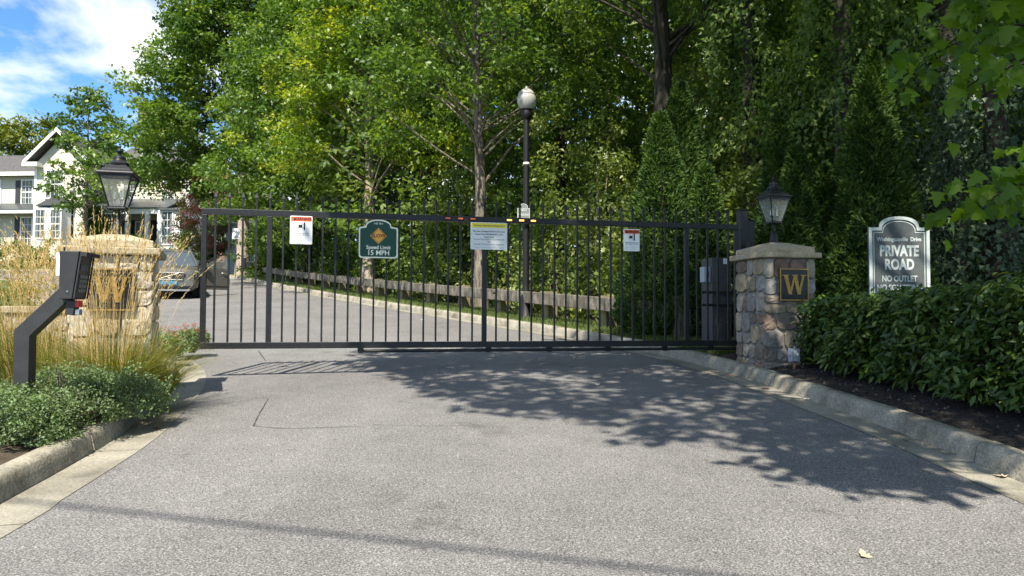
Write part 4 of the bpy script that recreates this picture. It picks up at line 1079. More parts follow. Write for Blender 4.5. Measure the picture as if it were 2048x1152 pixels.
# ------------------------------------------------------------------ cream house on the left
def house():
    Y = 54.0; k = Y / 1479.0; g0 = gz(Y) - .1
    c0 = P(165, 537, Y)
    t = thing('cream_house', 'cream sided two storey house with grey roofs and white trim behind the left pillar', 'house', (c0.x, c0.y, g0), R(-4))
    X = lambda px: (px - 165) * k
    Z = lambda py: P(165, py, Y).z - g0
    def wall(name, x0, x1, y0, y1, z0, z1, m): return MB().box(((x0 + x1) / 2, (y0 + y1) / 2, (z0 + z1) / 2), (x1 - x0, y1 - y0, z1 - z0)).build(name, m, t)
    def gable(name, x0, x1, y0, y1, z0, z1, m):   # ridge along y
        return MB().prism_xz([(x0, z0), (x1, z0), ((x0 + x1) / 2, z1)], y0, y1).build(name, m, t)
    def slab(name, a, b, c_, d_, th, m):          # sloping roof slab through 4 points
        v = [Vector(p) for p in (a, b, c_, d_)]; mm = MB(); up = Vector((0, 0, th)); mm.add(v + [p + up for p in v], [(3, 2, 1, 0), (4, 5, 6, 7), (0, 1, 5, 4), (1, 2, 6, 5), (2, 3, 7, 6), (3, 0, 4, 7)]); return mm.build(name, m, t)
    def window(x, z, w, h, y, nx=3, nz=4, lower=None, arch=False):
        f = MB(); e = .09
        f.box((x, y - .03, z + h / 2 + e / 2), (w + 2 * e, .08, e)); f.box((x, y - .03, z - h / 2 - e / 2), (w + 2 * e + .06, .10, e))
        f.box((x - w / 2 - e / 2, y - .03, z), (e, .08, h)); f.box((x + w / 2 + e / 2, y - .03, z), (e, .08, h))
        fo = f.build('window', M['trim'], t)
        MB().box((x, y + .0, z), (w, .02, h)).build('pane', M['winglass'], fo)
        for s_ in (-1, 1): MB().box((x + s_ * w * .36, y - .014, z), (w * .18, .008, h)).build('curtain', M['curtain'], fo)
        for i in range(1, nx): MB().box((x - w / 2 + w * i / nx, y - .035, z), (.035, .02, h)).build('glazing_bar', M['trim'], fo)
        for j in range(1, nz): MB().box((x, y - .036, z - h / 2 + h * j / nz), (w, .02, .07 if j == nz // 2 else .035)).build('glazing_bar', M['trim'], fo)
        return fo
    def shutter(x, z, w, h, y): MB().box((x, y - .03, z), (w, .05, h)).build('shutter', M['shutter'], t)
    ze = Z(325)
    # gable block
    xa, xb = X(62), X(170)
    wall('gable_block_wall', xa, xb, 0, 7, 0, ze, M['siding'])
    gable('gable_wall', xa, xb, .0, 7, ze, Z(272), M['siding'])
    xm = (xa + xb) / 2; zr = Z(263); ov = .55; ze2 = ze - .12
    for s_, xe in ((-1, xa - ov), (1, xb + ov)):
        slab('roof_slope', (xe, -.6, ze2), (xm, -.6, zr), (xm, 7, zr), (xe, 7, ze2), .14, M['shingle'])
        slab('rake_board', (xe, -.68, ze2 - .12), (xm, -.68, zr - .12), (xm, -.61, zr - .12), (xe, -.61, ze2 - .12), .30, M['trim'])
    for x_ in (xa, xb): wall('corner_board', x_ - .10, x_ + .10, -.04, .16, 0, ze, M['trim'])
    wall('eave_return', xa - .62, xa + .55, -.66, .02, ze2 - .22, ze2 + .08, M['trim'])
    window(X(103), Z(368), 1.25, 2.0, 0, 4, 4)
    # bay window with flared dark roof
    bx0, bx1 = X(78), X(146); by = -1.0
    MB().prism_xy([(bx0, .02), (bx0 + .35, by), (bx1 - .35, by), (bx1, .02)], .6, Z(418)).build('bay_wall', M['trim'], t)
    rb = MB(); za, zc = Z(415), Z(393)
    rb.add([(bx0 - .12, .03, za), (bx0 + .28, by - .14, za), (bx1 - .28, by - .14, za), (bx1 + .12, .03, za), (bx0 + .35, .02, za + .45), (bx0 + .6, by + .42, za + .45), (bx1 - .6, by + .42, za + .45), (bx1 - .35, .02, za + .45), (bx0 + .75, .02, zc), (bx1 - .75, .02, zc)],
           [(0, 1, 5, 4), (1, 2, 6, 5), (2, 3, 7, 6), (4, 5, 8), (5, 6, 9, 8), (6, 7, 9), (0, 3, 2, 1)]); rb.build('bay_roof', M['shutter'], t)
    for px in (95, 127): window(X(px), Z(451), .70, 2.0, by - .0, 2, 4)
    # left wing set back
    xl = X(-190); yw = 1.6; zel = Z(337)
    wall('left_wing_wall', xl, xa, yw, 8, 0, zel, M['siding'])
    slab('roof_slope', (xl, yw - .6, zel - .1), (xa, yw - .6, zel - .1), (xa, 4.8, Z(284)), (xl, 4.8, Z(284)), .14, M['shingle'])
    slab('roof_slope', (xl, 8.6, zel - .1), (xa, 8.6, zel - .1), (xa, 4.8, Z(284)), (xl, 4.8, Z(284)), .14, M['shingle'])
    wall('eave_board', xl, xa - .1, yw - .68, yw - .6, zel - .28, zel + .0, M['trim'])
    slab('pent_roof', (xl, yw - 1.2, Z(418)), (xa - .12, yw - 1.2, Z(418)), (xa - .12, yw, Z(401)), (xl, yw, Z(401)), .08, M['seam'])
    wall('pent_fascia', xl, xa - .12, yw - 1.22, yw - 1.14, Z(424), Z(418), M['trim'])
    for px in (12, 52):
        w_ = .80 if px == 12 else .62
        window(X(px), Z(376), w_, 1.75, yw, 3 if px == 12 else 2, 4); window(X(px), Z(458), w_, 2.1, yw, 3 if px == 12 else 2, 4)
        for s_ in (-1, 1):
            if px == 52 and s_ > 0: continue
            shutter(X(px) + s_ * (w_ / 2 + .36), Z(376), .38, 1.8, yw); shutter(X(px) + s_ * (w_ / 2 + .36), Z(458), .38, 2.2, yw)
    window(X(-60), Z(376), .9, 1.75, yw); window(X(-60), Z(458), .9, 2.1, yw)
    # right wing with porch
    xr = X(346); yr = 2.6; zer = Z(322)
    wall('right_wing_wall', xb, xr, yr, 9, 0, zer, M['siding'])
    slab('roof_slope', (xb - .3, yr - .5, zer - .1), (xr + .4, yr - .5, zer - .1), (xr + .4, 6, Z(263)), (xb - .3, 6, Z(263)), .14, M['shingle'])
    slab('roof_slope', (xb - .3, 9.5, zer - .1), (xr + .4, 9.5, zer - .1), (xr + .4, 6, Z(263)), (xb - .3, 6, Z(263)), .14, M['shingle'])
    MB().add([(xr, yr, zer), (xr, 9, zer), (xr, 6, Z(266))], [(0, 1, 2)]).build('gable_end', M['siding'], t)
    wall('eave_board', xb, xr + .4, yr - .58, yr - .5, zer - .28, zer, M['trim'])
    wall('corner_board', xr - .25, xr + .06, yr - .05, yr + .2, 0, zer, M['trim'])
    window(X(303), Z(372), .80, 1.7, yr, 3, 4); window(X(215), Z(372), .8, 1.7, yr, 3, 4)
    slab('porch_roof', (X(180), yr - 2.6, Z(418)), (X(338), yr - 2.6, Z(418)), (X(338), yr, Z(390)), (X(180), yr, Z(390)), .10, M['seam'])
    wall('porch_beam', X(180), X(338), yr - 2.55, yr - 2.35, Z(428), Z(418), M['trim'])
    wall('porch_shade_panel', X(185), X(322), yr - .06, yr - .02, Z(512), Z(432), M['dark'])  # flat dark panel painted as the shade inside the porch
    for px in (255, 296, 322): wall('porch_column', X(px) - .14, X(px) + .14, yr - 2.6, yr - 2.3, 0, Z(428), M['trim'])
    window(X(245), Z(462), .8, 1.9, yr - .05, 3, 4)
    # corner room with tall window
    wall('corner_room_wall', X(330), X(372), yr - 3.0, 6, 0, Z(422), M['trim'])
    slab('corner_room_roof', (X(326), yr - 3.2, Z(424)), (X(376), yr - 3.2, Z(424)), (X(376), yr + 1, Z(400)), (X(326), yr + 1, Z(400)), .1, M['seam'])
    window(X(346), Z(458), .72, 2.3, yr - 3.0, 2, 4)
    # brick part
    wall('brick_wall', xr + .1, X(420), yr + 1.2, 9, 0, Z(330), M['brick'])
    for px in (382, 402): window(X(px), Z(460), .62, 2.2, yr + 1.2, 2, 4)
house()
def grey_house():
    Y = 46.0; q = P(515, 520, Y); g0 = gz(Y)
    t = thing('grey_house', 'blue grey sided house wall half hidden behind tree trunks', 'house', (q.x, q.y, g0), R(-10))
    zt = P(515, 445, Y).z - g0
    MB().box((0, 3, zt / 2), (4.4, 6, zt)).build('wall', M['siding_g'], t)
    MB().box((0, -.06, zt + .06), (4.7, .15, .2)).build('eave_board', M['trim'], t)
    m = MB(); m.prism_xz([(-2.6, zt + .14), (2.6, zt + .14), (0, zt + 1.7)], -.3, 6.3); m.build('roof', M['shingle'], t)
    for k in range(7): MB().box((.3 + .12 * k, -.9, .75), (.05, .04, .7)).build('railing_baluster', M['trim'], t)
    MB().box((.66, -.9, 1.12), (.9, .06, .06)).build('railing_top', M['trim'], t); MB().box((.66, -.9, .42), (.9, .06, .06)).build('railing_foot', M['trim'], t)
grey_house()
# ------------------------------------------------------------------ vegetation helpers
def cloud(centers, radii, n_each, flat=.6):
    """points scattered in clumps"""
    k = len(centers); n = np.asarray(n_each) if hasattr(n_each, '__len__') else np.full(k, n_each)
    idx = np.repeat(np.arange(k), n)
    d = unit(rng.normal(size=(len(idx), 3))) * rng.uniform(.15, 1, (len(idx), 1)) ** .5
    d[:, 2] *= flat
    return centers[idx] + d * radii[idx][:, None], idx

def limb(m, a, b, r0, r1, sag=.1, n=5, sides=5):
    a = np.array(a, float); b = np.array(b, float); L = np.linalg.norm(b - a); pts = []
    off = rng.normal(0, .06, 3) * L
    for i in range(n):
        t = i / (n - 1); p = a + (b - a) * t + off * math.sin(math.pi * t); p[2] += sag * L * math.sin(math.pi * t * .9) ; pts.append(tuple(p))
    rad = [r0 + (r1 - r0) * (i / (n - 1)) for i in range(n)]
    m.tube(pts, rad, sides, cap=False)

def tree(name, label, base, H, r, crown, nclump, nleaf, size, leafmat, barkmat, cat='tree', group=None, tmpl=T_OAK, lean=(0, 0), up=.55, flat=.55, rc=(.5, 1.0), shell=.55, fork=None, inner=True, keep=None, seed=None):
    """crown: function(u in 0..1 from bottom to top) -> (radius, z fraction of H); trunk tapers to the top"""
    global rng
    if seed is not None: rng = np.random.default_rng(seed)
    bx, by, bz = base
    t = thing(name, label, cat, base, 0, group)
    # trunk
    m = MB(); n = 9; pts = []; rad = []
    wob = rng.normal(0, .05, (n, 2)) * H * .1
    for i in range(n):
        u = i / (n - 1); pts.append((lean[0] * u * H + wob[i, 0] * u, lean[1] * u * H + wob[i, 1] * u, u * H * .93 - (.15 if i == 0 else 0)))
        rad.append(r * (1.35 if i == 0 else 1.0) * (1 - .86 * u) + .015)
    m.tube(pts, rad, 9)
    trunk = m.build('trunk', barkmat, t, smooth=True)
    u = rng.uniform(0, 1, nclump); cr_ = np.array([crown(x) for x in u]); R_, Zf = cr_[:, 0], cr_[:, 1]
    th = rng.uniform(0, 2 * math.pi, nclump); rr = R_ * (shell + (1 - shell) * rng.uniform(0, 1, nclump) ** .6) * rng.uniform(.55, 1.06, nclump)
    ax = np.array([np.interp(Zf * H, [p[2] for p in pts], [p[0] for p in pts]), np.interp(Zf * H, [p[2] for p in pts], [p[1] for p in pts])]).T
    cen = np.stack([ax[:, 0] + rr * np.cos(th), ax[:, 1] + rr * np.sin(th), Zf * H - .12 * rr], 1)
    if keep is not None:
        w = keep(cen + np.array(base)); cen = cen[w]; 
    k = len(cen)
    rad_c = rng.uniform(rc[0], rc[1], k)
    # limbs to a share of the clumps
    lm = MB(); step = max(1, k // 70)
    for i in range(0, k, step):
        c = cen[i]; d = math.hypot(c[0], c[1]); z0 = max(H * .16, c[2] - d * rng.uniform(.35, .8)); z0 = min(z0, H * .9)
        a = (np.interp(z0, [p[2] for p in pts], [p[0] for p in pts]), np.interp(z0, [p[2] for p in pts], [p[1] for p in pts]), z0)
        limb(lm, a, c, max(.012, r * .30 * (1 - z0 / H)), .008, .05)
    lm.build('limbs', barkmat, t, smooth=True)['kind'] = 'stuff'
    bright = np.clip(.5 + rng.normal(0, .27, k), .02, .98)
    p, idx = cloud(cen, rad_c, nleaf, flat)
    v, f, rv = leaves(p, size, tmpl, up, .3, rnd=bright[idx])
    o = link_raw('crown', big_mesh('crown', v, f, 3, rv), leafmat, t); o['kind'] = 'stuff'
    return t

def shrub(name, label, cat, base, rx, ry, h, nclump, nleaf, size, leafmat, group=None, tmpl=T_DIA, rc=(.12, .28), stems=5, up=.4, lowfill=.1, seed=None, barkmat='twig'):
    global rng
    if seed is not None: rng = np.random.default_rng(seed)
    t = thing(name, label, cat, base, 0, group)
    th = rng.uniform(0, 2 * math.pi, nclump); ph = rng.uniform(0, 1, nclump)
    z = h * (lowfill + (1 - lowfill) * ph ** .8); k = np.sqrt(np.clip(1 - (z / h * .96) ** 2.2, 0.03, 1)) * rng.uniform(.45, 1, nclump) ** .4
    lob = 1 + (.28 * np.sin(th * 2 + (seed or 0)) + .22 * np.sin(th * 5 + (seed or 0) * 1.7 + z * 2)) * (1 if h > 1 else .4)
    cen = np.stack([rx * k * np.cos(th), ry * k * np.sin(th), z * .95], 1) * lob[:, None]
    rad_c = rng.uniform(rc[0], rc[1], nclump); m = MB()
    for i in range(stems):
        c = cen[rng.integers(nclump)]; limb(m, (c[0] * .12, c[1] * .12, -.05), c, .012 + .006 * h, .004, .05, 5, 5)
    m.build('stems', M[barkmat], t, smooth=True)['kind'] = 'stuff'
    br = np.clip(.5 + rng.normal(0, .2, nclump), .05, .95)
    p, idx = cloud(cen, rad_c, nleaf, .7)
    p[:, 2] = np.maximum(p[:, 2], .01)
    v, f, rv = leaves(p, size, tmpl, up, .2, rnd=br[idx])
    o = link_raw('foliage', big_mesh('foliage', v, f, 3, rv), leafmat, t); o['kind'] = 'stuff'
    return t

# ------------------------------------------------------------------ trees in the row behind the guard rail
def pin_oak(u, R0, lo, hi=.98):
    z = lo + (hi - lo) * u
    return R0 * (1 - u) ** .62 * (1 if u > .08 else .75 + 3 * u) + .35, z
def gpt(px, Y, dz=0.0):
    q = P(px, 600, Y); return (q.x, Y, gz(Y) + dz)
_FRX = np.array([q[0].x for q in FR]); _FRY = np.array([q[0].y for q in FR])
def behind(px, Y, clear, dz=0.0):
    """first spot along the line of sight that clears the guard rail"""
    for _ in range(80):
        q = gpt(px, Y, dz); d = np.hypot(_FRX - q[0], _FRY - q[1]); i = int(d.argmin())
        out = (q[0] - _FRX[i]) * FR[i][1].x + (q[1] - _FRY[i]) * FR[i][1].y
        if out >= clear: break
        Y += .25
    return gpt(px, Y, dz)
def clear_lamp(c):
    """leave the pruned gap round the street lamp head free"""
    t_ = np.clip(c[:, 1] / 16.2, .01, 1.02); x = lq.x * t_; z = 1.32 + (lq.z - .35 - 1.32) * t_
    return ~((c[:, 1] < 16.6) & (np.abs(c[:, 0] - x) < 1.1 * t_) & (c[:, 2] < z + .95 * t_))
T1 = [
    # px, Y, H, r, R0, lo, nclump, nleaf, size, mat, bark, label
    (484, 39.0, 22.0, .33, 8.0, .25, 1500, 80, .23, 'oak', 'bark_p', 'big pale trunked oak at the sky side, leftmost of the trees behind the rail'),
    (612, 27.0, 15.5, .24, 5.2, .22, 740, 76, .18, 'oak', 'bark_d', 'dark trunked oak between the pale trunk and the speed limit sign'),
    (737, 22.0, 14.0, .22, 4.7, .34, 820, 80, .165, 'oak_y', 'bark_p', 'bright yellow green oak with mottled trunk behind the speed limit sign'),
    (962, 17.6, 13.5, .165, 3.9, .40, 400, 74, .145, 'oak', 'bark', 'slim grey trunked oak behind the responder notice'),
    (1333, 16.6, 17.0, .26, 3.4, .42, 210, 64, .155, 'wood_leaf', 'bark_d', 'tall tree with thick bare trunk above the arborvitae pair'),  # dark bark colour stands in for the shade on this trunk
]
for i, (px, Y, H, r, R0, lo, nc, nl, sz, lm_, bk, lab) in enumerate(T1):
    tree('oak_tree', lab, behind(px, Y, 1.0 if i == 0 else 1.75, .03), H, r, lambda u, R0=R0, lo=lo: pin_oak(u, R0, lo), nc, nl, sz, M[lm_], M[bk], group='trees behind the guard rail', rc=(.45, .95) if i < 2 else (.34, .8), flat=.5, seed=100 + i, tmpl=T_KITE if i < 2 else T_SPR, keep=(lambda c, b=behind(px, Y, 1.0 if i == 0 else 1.75): clear_lamp(c) & ~((np.abs(c[:, 0] - b[0] + .21 * (b[1] - c[:, 1])) < 1.25) & (c[:, 1] < b[1]) & (c[:, 2] - b[2] < 1.36 * (b[1] - c[:, 1]) + 5.5))) if i in (0, 2) else clear_lamp, lean=(-.012, 0) if i == 3 else (-.02, 0) if i == 4 else (0, 0))

# trees deeper in the wood: trunks one can tell apart
deep = [(845, 27, 15, .17, 'bark_d'), (1120, 24, 15, .16, 'bark_d'), (1215, 27, 16, .20, 'bark'), (1455, 23, 16, .2, 'bark_d'), (1620, 19, 16, .22, 'bark_d'), (1860, 16.5, 15, .28, 'bark_d'), (2080, 17, 15, .25, 'bark_d'), (680, 33, 16, .2, 'bark_d'), (1000, 32, 17, .2, 'bark_d')]
names = ['left of the slim grey oak', 'just right of the street lamp', 'between the street lamp and the arborvitae pair', 'behind the gate guide posts', 'above the right lantern', 'in the dark gap beside the tallest arborvitae', 'at the right edge behind the ivy', 'behind the speed limit sign oak', 'behind the street lamp and the rail']
for i, ((px, Y, H, r, bk), nm) in enumerate(zip(deep, names)):
    tree('woodland_tree', 'dim woodland tree ' + nm, gpt(px, Y, -.1), H, r, lambda u: (3.6 * (1 - u) ** .5 + .5, .14 + .84 * u), 330, 42, .24, M['wood_leaf'], M[bk], group='dim trees in the wood', seed=200 + i, tmpl=T_DIA)

# far wood reads as one mass
rng = np.random.default_rng(77)
n = 2300
cx = rng.uniform(-11, 34, n); cyy = 38 + rng.uniform(0, 10, n) + np.abs(cx) * .05; cz = gzv(cyy) + rng.uniform(0, 1, n) ** .9 * 20
cx2 = rng.uniform(7, 22, 900); cy2 = 15.5 + rng.uniform(0, 8, 900) + (cx2 - 7) * -.1; cz2 = gzv(cy2) + rng.uniform(0, 1, 900) * 14
cen = np.concatenate([np.stack([cx, cyy, cz], 1), np.stack([cx2, cy2, cz2], 1)])
p, idx = cloud(cen, rng.uniform(.8, 1.6, len(cen)), 30, .7)
br = np.clip(.45 + rng.normal(0, .2, len(cen)), 0, 1)
v, f, rv = leaves(p, .47, T_DIA, .5, .3, rnd=br[idx])
fw = struct(link_raw('far_wood', big_mesh('far_wood', v, f, 3, rv), M['wood_leaf']), 'stuff'); tag(fw, 'dense dark green far wood closing the view behind the trees', 'wood')

# understory shrubs behind the rail
us = [  # px, Y, rx, h, mat, label
    (560, 31, 1.6, 2.6, 'wood_leaf', 'dark shrub behind the guard rail, left of the white warning sign'),
    (660, 26, 1.5, 3.0, 'wood_leaf', 'dark shrub behind the rail between the two left oak trunks'),
    (700, 24.5, 1.2, 2.0, 'wood_leaf', 'low shrub behind the rail just left of the mottled trunk'),
    (800, 22, 1.6, 3.0, 'wood_leaf', 'leafy shrub behind the rail right of the speed limit sign'),
    (870, 19.8, 1.3, 2.6, 'wood_leaf', 'dark shrub behind the rail left of the slim grey oak'),
    (915, 21, 1.5, 3.6, 'under', 'taller shrub behind the slim grey oak'),
    (1015, 18.5, 1.1, 2.4, 'wood_leaf', 'dark shrub behind the responder notice'),
    (1105, 17.6, 1.2, 2.6, 'under', 'shrub right of the street lamp, sunlight put into its leaf colour'),
    (1180, 18.5, 1.6, 4.2, 'under', 'sun flecked tall shrub midway between lamp and arborvitae'),
    (1215, 15.2, 1.0, 2.2, 'under', 'bright shrub behind the end of the guard rail'),
    (1300, 13.4, .75, 2.3, 'under', 'bright viny shrub between the rail end post and the gate'),
    (1352, 12.6, .7, 1.5, 'under', 'low bright shrub just behind the gate bars'),
    (1440, 16.5, 1.5, 6.0, 'under', 'sun flecked tall shrub behind the gate guide posts'),
    (1500, 13.5, .9, 3.2, 'under', 'shrub left of the right lantern, sunlight put into its leaf colour'),
    (1640, 14.5, 1.3, 4.6, 'wood_leaf', 'dark viny shrub behind the right lantern'),
]
for i, (px, Y, rx, h, lm_, lab) in enumerate(us):
    shrub('understory_shrub', lab, 'shrub', behind(px, Y, 1.6 + rx * .9), rx, rx * .8, h, int(70 * rx * h / 2), 34, .12 if Y < 19 else .15, M[lm_], 'understory shrubs', T_OAK if Y < 15 else T_DIA, (.2, .45), 7, .4, .04, seed=300 + i)

# ------------------------------------------------------------------ arborvitae
def arborvitae(px, Y, top, rbase, label, seed, nspray):
    global rng
    rng = np.random.default_rng(seed)
    base = gpt(px, Y, .08); H = P(px, top, Y).z - base[2]
    t = thing('arborvitae', label, 'conifer', base, 0, 'arborvitae conifers')
    MB().tube([(0, 0, -.1), (.02, 0, H * .5), (0, 0, H * .95)], [.07, .045, .01], 7).build('trunk', M['bark_d'], t, smooth=True)
    u = rng.uniform(0, 1, nspray) ** 1.35; th = rng.uniform(0, 2 * math.pi, nspray)
    lump = 1 + .13 * np.sin(th * 3 + u * 17 + seed) + .10 * np.sin(th * 5 - u * 31)
    rr = rbase * (np.clip(1 - u, 0, 1) ** .72) * lump * rng.uniform(.80, 1.03, nspray) * np.where(u < .06, .8 + 3 * u, 1) + .03
    pts = np.stack([rr * np.cos(th), rr * np.sin(th), .05 + u * H * .97], 1)
    out = np.stack([np.cos(th), np.sin(th), np.full(nspray, .9)], 1) * 1.1
    n = nspray; nr = unit(rng.normal(size=(n, 3)) + np.stack([np.sin(th), -np.cos(th), 0 * th], 1) * 1.0)
    td = unit(out + rng.normal(0, .45, (n, 3))); td = unit(td - nr * np.sum(td * nr, 1, keepdims=True)); b = np.cross(td, nr)
    s = rng.uniform(.05, .11, n)
    V = np.array([[0, 0, 0], [.17, .5, .04], [0, 1.1, 0], [-.17, .5, .04]]); F = np.array([[0, 1, 2], [0, 2, 3]])
    v = pts[:, None] + s[:, None, None] * (V[None, :, 0:1] * b[:, None] + V[None, :, 1:2] * td[:, None] + V[None, :, 2:3] * nr[:, None])
    f = (F[None] + (np.arange(n) * 4)[:, None, None]).reshape(-1)
    br = np.clip(.42 + .25 * np.sin(th * 4 + u * 23) * .6 + rng.normal(0, .22, n), 0, 1)
    o = link_raw('foliage', big_mesh('foliage', v.reshape(-1, 3), f, 3, np.repeat(br, 2)), M['thuja'], t); o['kind'] = 'stuff'
    return t
arborvitae(1362, 12.9, 160, .80, 'taller of the arborvitae pair behind the gate', 1, 28000)
arborvitae(1322, 12.4, 222, .72, 'left, lower arborvitae of the pair behind the gate', 2, 23000)
arborvitae(1412, 12.2, 330, .55, 'short arborvitae right of the pair, by the motor cabinet', 3, 12000)
arborvitae(1563, 11.6, 222, .52, 'slim arborvitae right behind the right lantern', 4, 15000)
arborvitae(1594, 11.0, 290, .46, 'short arborvitae just right of the right lantern', 5, 12000)
arborvitae(1650, 11.4, 330, .50, 'dark low arborvitae between lantern and the tallest one', 6, 12000)
arborvitae(1748, 10.6, 98, .72, 'tallest arborvitae, right behind the private road sign', 7, 36000)

# ------------------------------------------------------------------ ivy covered trunks and hanging vines on the right
def ivy_column(px, Y, r, z0, z1, n, label, seed, lsize=.085, name='ivy_covered_tree', lm='ivy'):
    global rng
    rng = np.random.default_rng(seed); base = gpt(px, Y, .05)
    t = thing(name, label, 'tree', base, 0)
    MB().tube([(0, 0, -.1), (.1, .1, z1 * .5), (0, .1, z1)], [r * .30, r * .22, r * .12], 8).build('trunk', M['bark_d'], t, smooth=True)
    th = rng.uniform(0, 2 * math.pi, n); z = rng.uniform(z0, z1, n)
    lump = 1 + .35 * np.sin(th * 2 + z * 1.7 + seed) + .25 * np.sin(th * 3 - z * 2.9)
    rr = r * lump * rng.uniform(.8, 1.05, n)
    pts = np.stack([rr * np.cos(th), rr * np.sin(th), z], 1)
    out = np.stack([np.cos(th), np.sin(th), 0 * th], 1) * 1.4
    v, f, rv = leaves(pts, lsize, T_IVY, .1, .9, out=out)
    o = link_raw('ivy_leaves', big_mesh('ivy_leaves', v, f, 3, rv), M[lm], t); o['kind'] = 'stuff'
ivy_column(2000, 10.8, .95, 0, 4.4, 9000, 'tree thickly covered in grey green ivy at the right edge', 31)
ivy_column(1905, 13.0, .8, 0, 6.0, 4500, 'ivy hung dark trunk left of the ivy covered tree at the right edge', 32)
ivy_column(1690, 13.2, 1.0, 2.0, 7.0, 8000, 'vine draped trunk above the low arborvitae, behind the tallest one', 33, .10, 'vine_draped_tree', 'wood_leaf')
ivy_column(1500, 15.2, .9, 3.4, 8.0, 7000, 'vine draped dark trunk high above the gate guide posts', 34, .10, 'vine_draped_tree', 'wood_leaf')
# ------------------------------------------------------------------ laurel hedge on the right
def hedge():
    global rng
    rng = np.random.default_rng(41)
    line = [(3.36, 8.45), (3.42, 7.8), (3.60, 6.7), (3.80, 5.5), (4.02, 4.4), (4.2, 3.2), (4.3, 2.0)]
    base = (line[0][0], line[0][1], gz(line[0][1]) + .14)
    t = thing('laurel_hedge', 'clipped dark green laurel hedge in front of the private road sign', 'hedge', base)
    pl = smooth_path(line, .1); fr = frame(pl, -1); S = np.array([q[2] for q in fr])
    X = np.array([q[0].x for q in fr]); Yy = np.array([q[0].y for q in fr]); NX = np.array([q[1].x for q in fr]); NY = np.array([q[1].y for q in fr]); Ls = S[-1]
    def pos(s, o, h):
        x = np.interp(s, S, X) + np.interp(s, S, NX) * o; y = np.interp(s, S, Yy) + np.interp(s, S, NY) * o
        g = gzv(y) + .15
        top = 1.44 + .10 * np.clip(s / 3.0, 0, 1)            # level clipped top
        return np.stack([x, y, g + (top - g) * h], 1)
    n = 21000; W = 1.25
    s = rng.uniform(-.0, Ls, n); side = rng.uniform(size=n)
    o = np.where(side < .62, rng.normal(.0, .07, n), rng.uniform(0, W, n)); h = np.where(side < .62, rng.uniform(.10, 1.0, n), 1 + rng.normal(0, .04, n))
    endm = rng.uniform(size=n) < .10; s = np.where(endm, rng.normal(0, .05, n), s); o = np.where(endm, rng.uniform(0, W, n), o); h = np.where(endm, rng.uniform(.08, 1, n), h)
    bul = .06 * np.sin(s * 4.1 + h * 3) + .05 * np.sin(s * 7.7 - h * 5) + .25 * np.clip(.3 - h, 0, 1)
    o = o + np.where(side < .62, bul, 0); h = h * (1 + .018 * np.sin(s * 5.3) + .012 * np.sin(s * 11))
    pts = pos(np.clip(s, 0, Ls), o, h); pts[:, 0] -= np.where(endm, .05, 0)
    nf = np.stack([-np.interp(s, S, NX), -np.interp(s, S, NY), 0 * s], 1); nf[:, 2] += np.where(side < .62, .5, 1.4)
    v, f, rv = leaves(pts, .092, T_LAUREL, .25, .1, out=nf * 1.2)
    ob = link_raw('foliage', big_mesh('foliage', v - np.array(base), f, 3, rv), M['laurel'], t); ob['kind'] = 'stuff'
    # inner fill
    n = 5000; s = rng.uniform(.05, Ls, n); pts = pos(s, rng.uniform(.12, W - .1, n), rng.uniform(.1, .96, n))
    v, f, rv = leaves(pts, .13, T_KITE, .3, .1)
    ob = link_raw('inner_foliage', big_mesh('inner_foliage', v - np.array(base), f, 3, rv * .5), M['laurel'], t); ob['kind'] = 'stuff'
    m = MB()
    for i in range(46):
        s0 = rng.uniform(.1, Ls - .2, 1); a = pos(s0, rng.uniform(.2, .5, 1), np.array([-.05]))[0] - np.array(base); b = pos(np.clip(s0 + rng.normal(0, .2, 1), 0, Ls), rng.uniform(-.02, .4, 1), rng.uniform(.35, .8, 1))[0] - np.array(base)
        limb(m, a, b, .012, .005, .02, 4, 5)
    m.build('stems', M['twig'], t, smooth=True)['kind'] = 'stuff'
    # the leaves that show largest, one by one
    shapes = []
    for k in range(6):
        V, F = T_LAUREL; V = V.copy(); V[:, 0] *= rng.uniform(.85, 1.2); V[3, 2] += rng.uniform(-.08, .06); V[:, 2] += .05 * rng.normal(size=7)
        me = big_mesh('leaf', V * .105, F.reshape(-1), 3, np.full(6, rng.uniform(.3, 1.0))); me.materials.append(M['laurel']); shapes.append(me)
    n = 300; s = rng.uniform(.1, 4.6, n); h = rng.uniform(.15, 1.0, n); o = rng.normal(-.05, .03, n) + .06 * np.sin(s * 4.1 + h * 3) + .05 * np.sin(s * 7.7 - h * 5) + .25 * np.clip(.3 - h, 0, 1)
    pts = pos(s, o, h) - np.array(base)
    for i in range(n):
        ob = link_raw('leaf', shapes[i % 6], None, t); ob.location = pts[i]
        nn = Vector((-np.interp(s[i], S, NX), -np.interp(s[i], S, NY), .45)) + Vector(rng.normal(0, .45, 3)); td = Vector(rng.normal(0, 1, 3)) + Vector((0, 0, .4)); nn.normalize(); td = (td - nn * td.dot(nn)).normalized(); bb = td.cross(nn)
        ob.rotation_euler = Matrix((bb, td, nn)).transposed().to_euler(); ob.scale = (1,) * 3 if False else Vector((1, 1, 1)) * rng.uniform(.75, 1.15)
    # a withered sprig
    m = MB()
    V, F = T_LAUREL
    q = pos(np.array([.85]), np.array([-.10]), np.array([.62]))[0] - np.array(base)
    for k in range(5):
        a = rng.normal(0, .4); ln = .10; m.add([(q[0] + ln * (x * math.cos(a) + y * math.sin(a) * .6), q[1] + ln * z * .6 - .02, q[2] - ln * (y * math.cos(a) * .9 - x * .3)) for x, y, z in V * np.array([.7, 1, 1])], [tuple(x) for x in F])
    m.build('withered_sprig', mat('withered', (.22, .11, .06), .8), t, label='brown withered leaf sprig')
hedge()

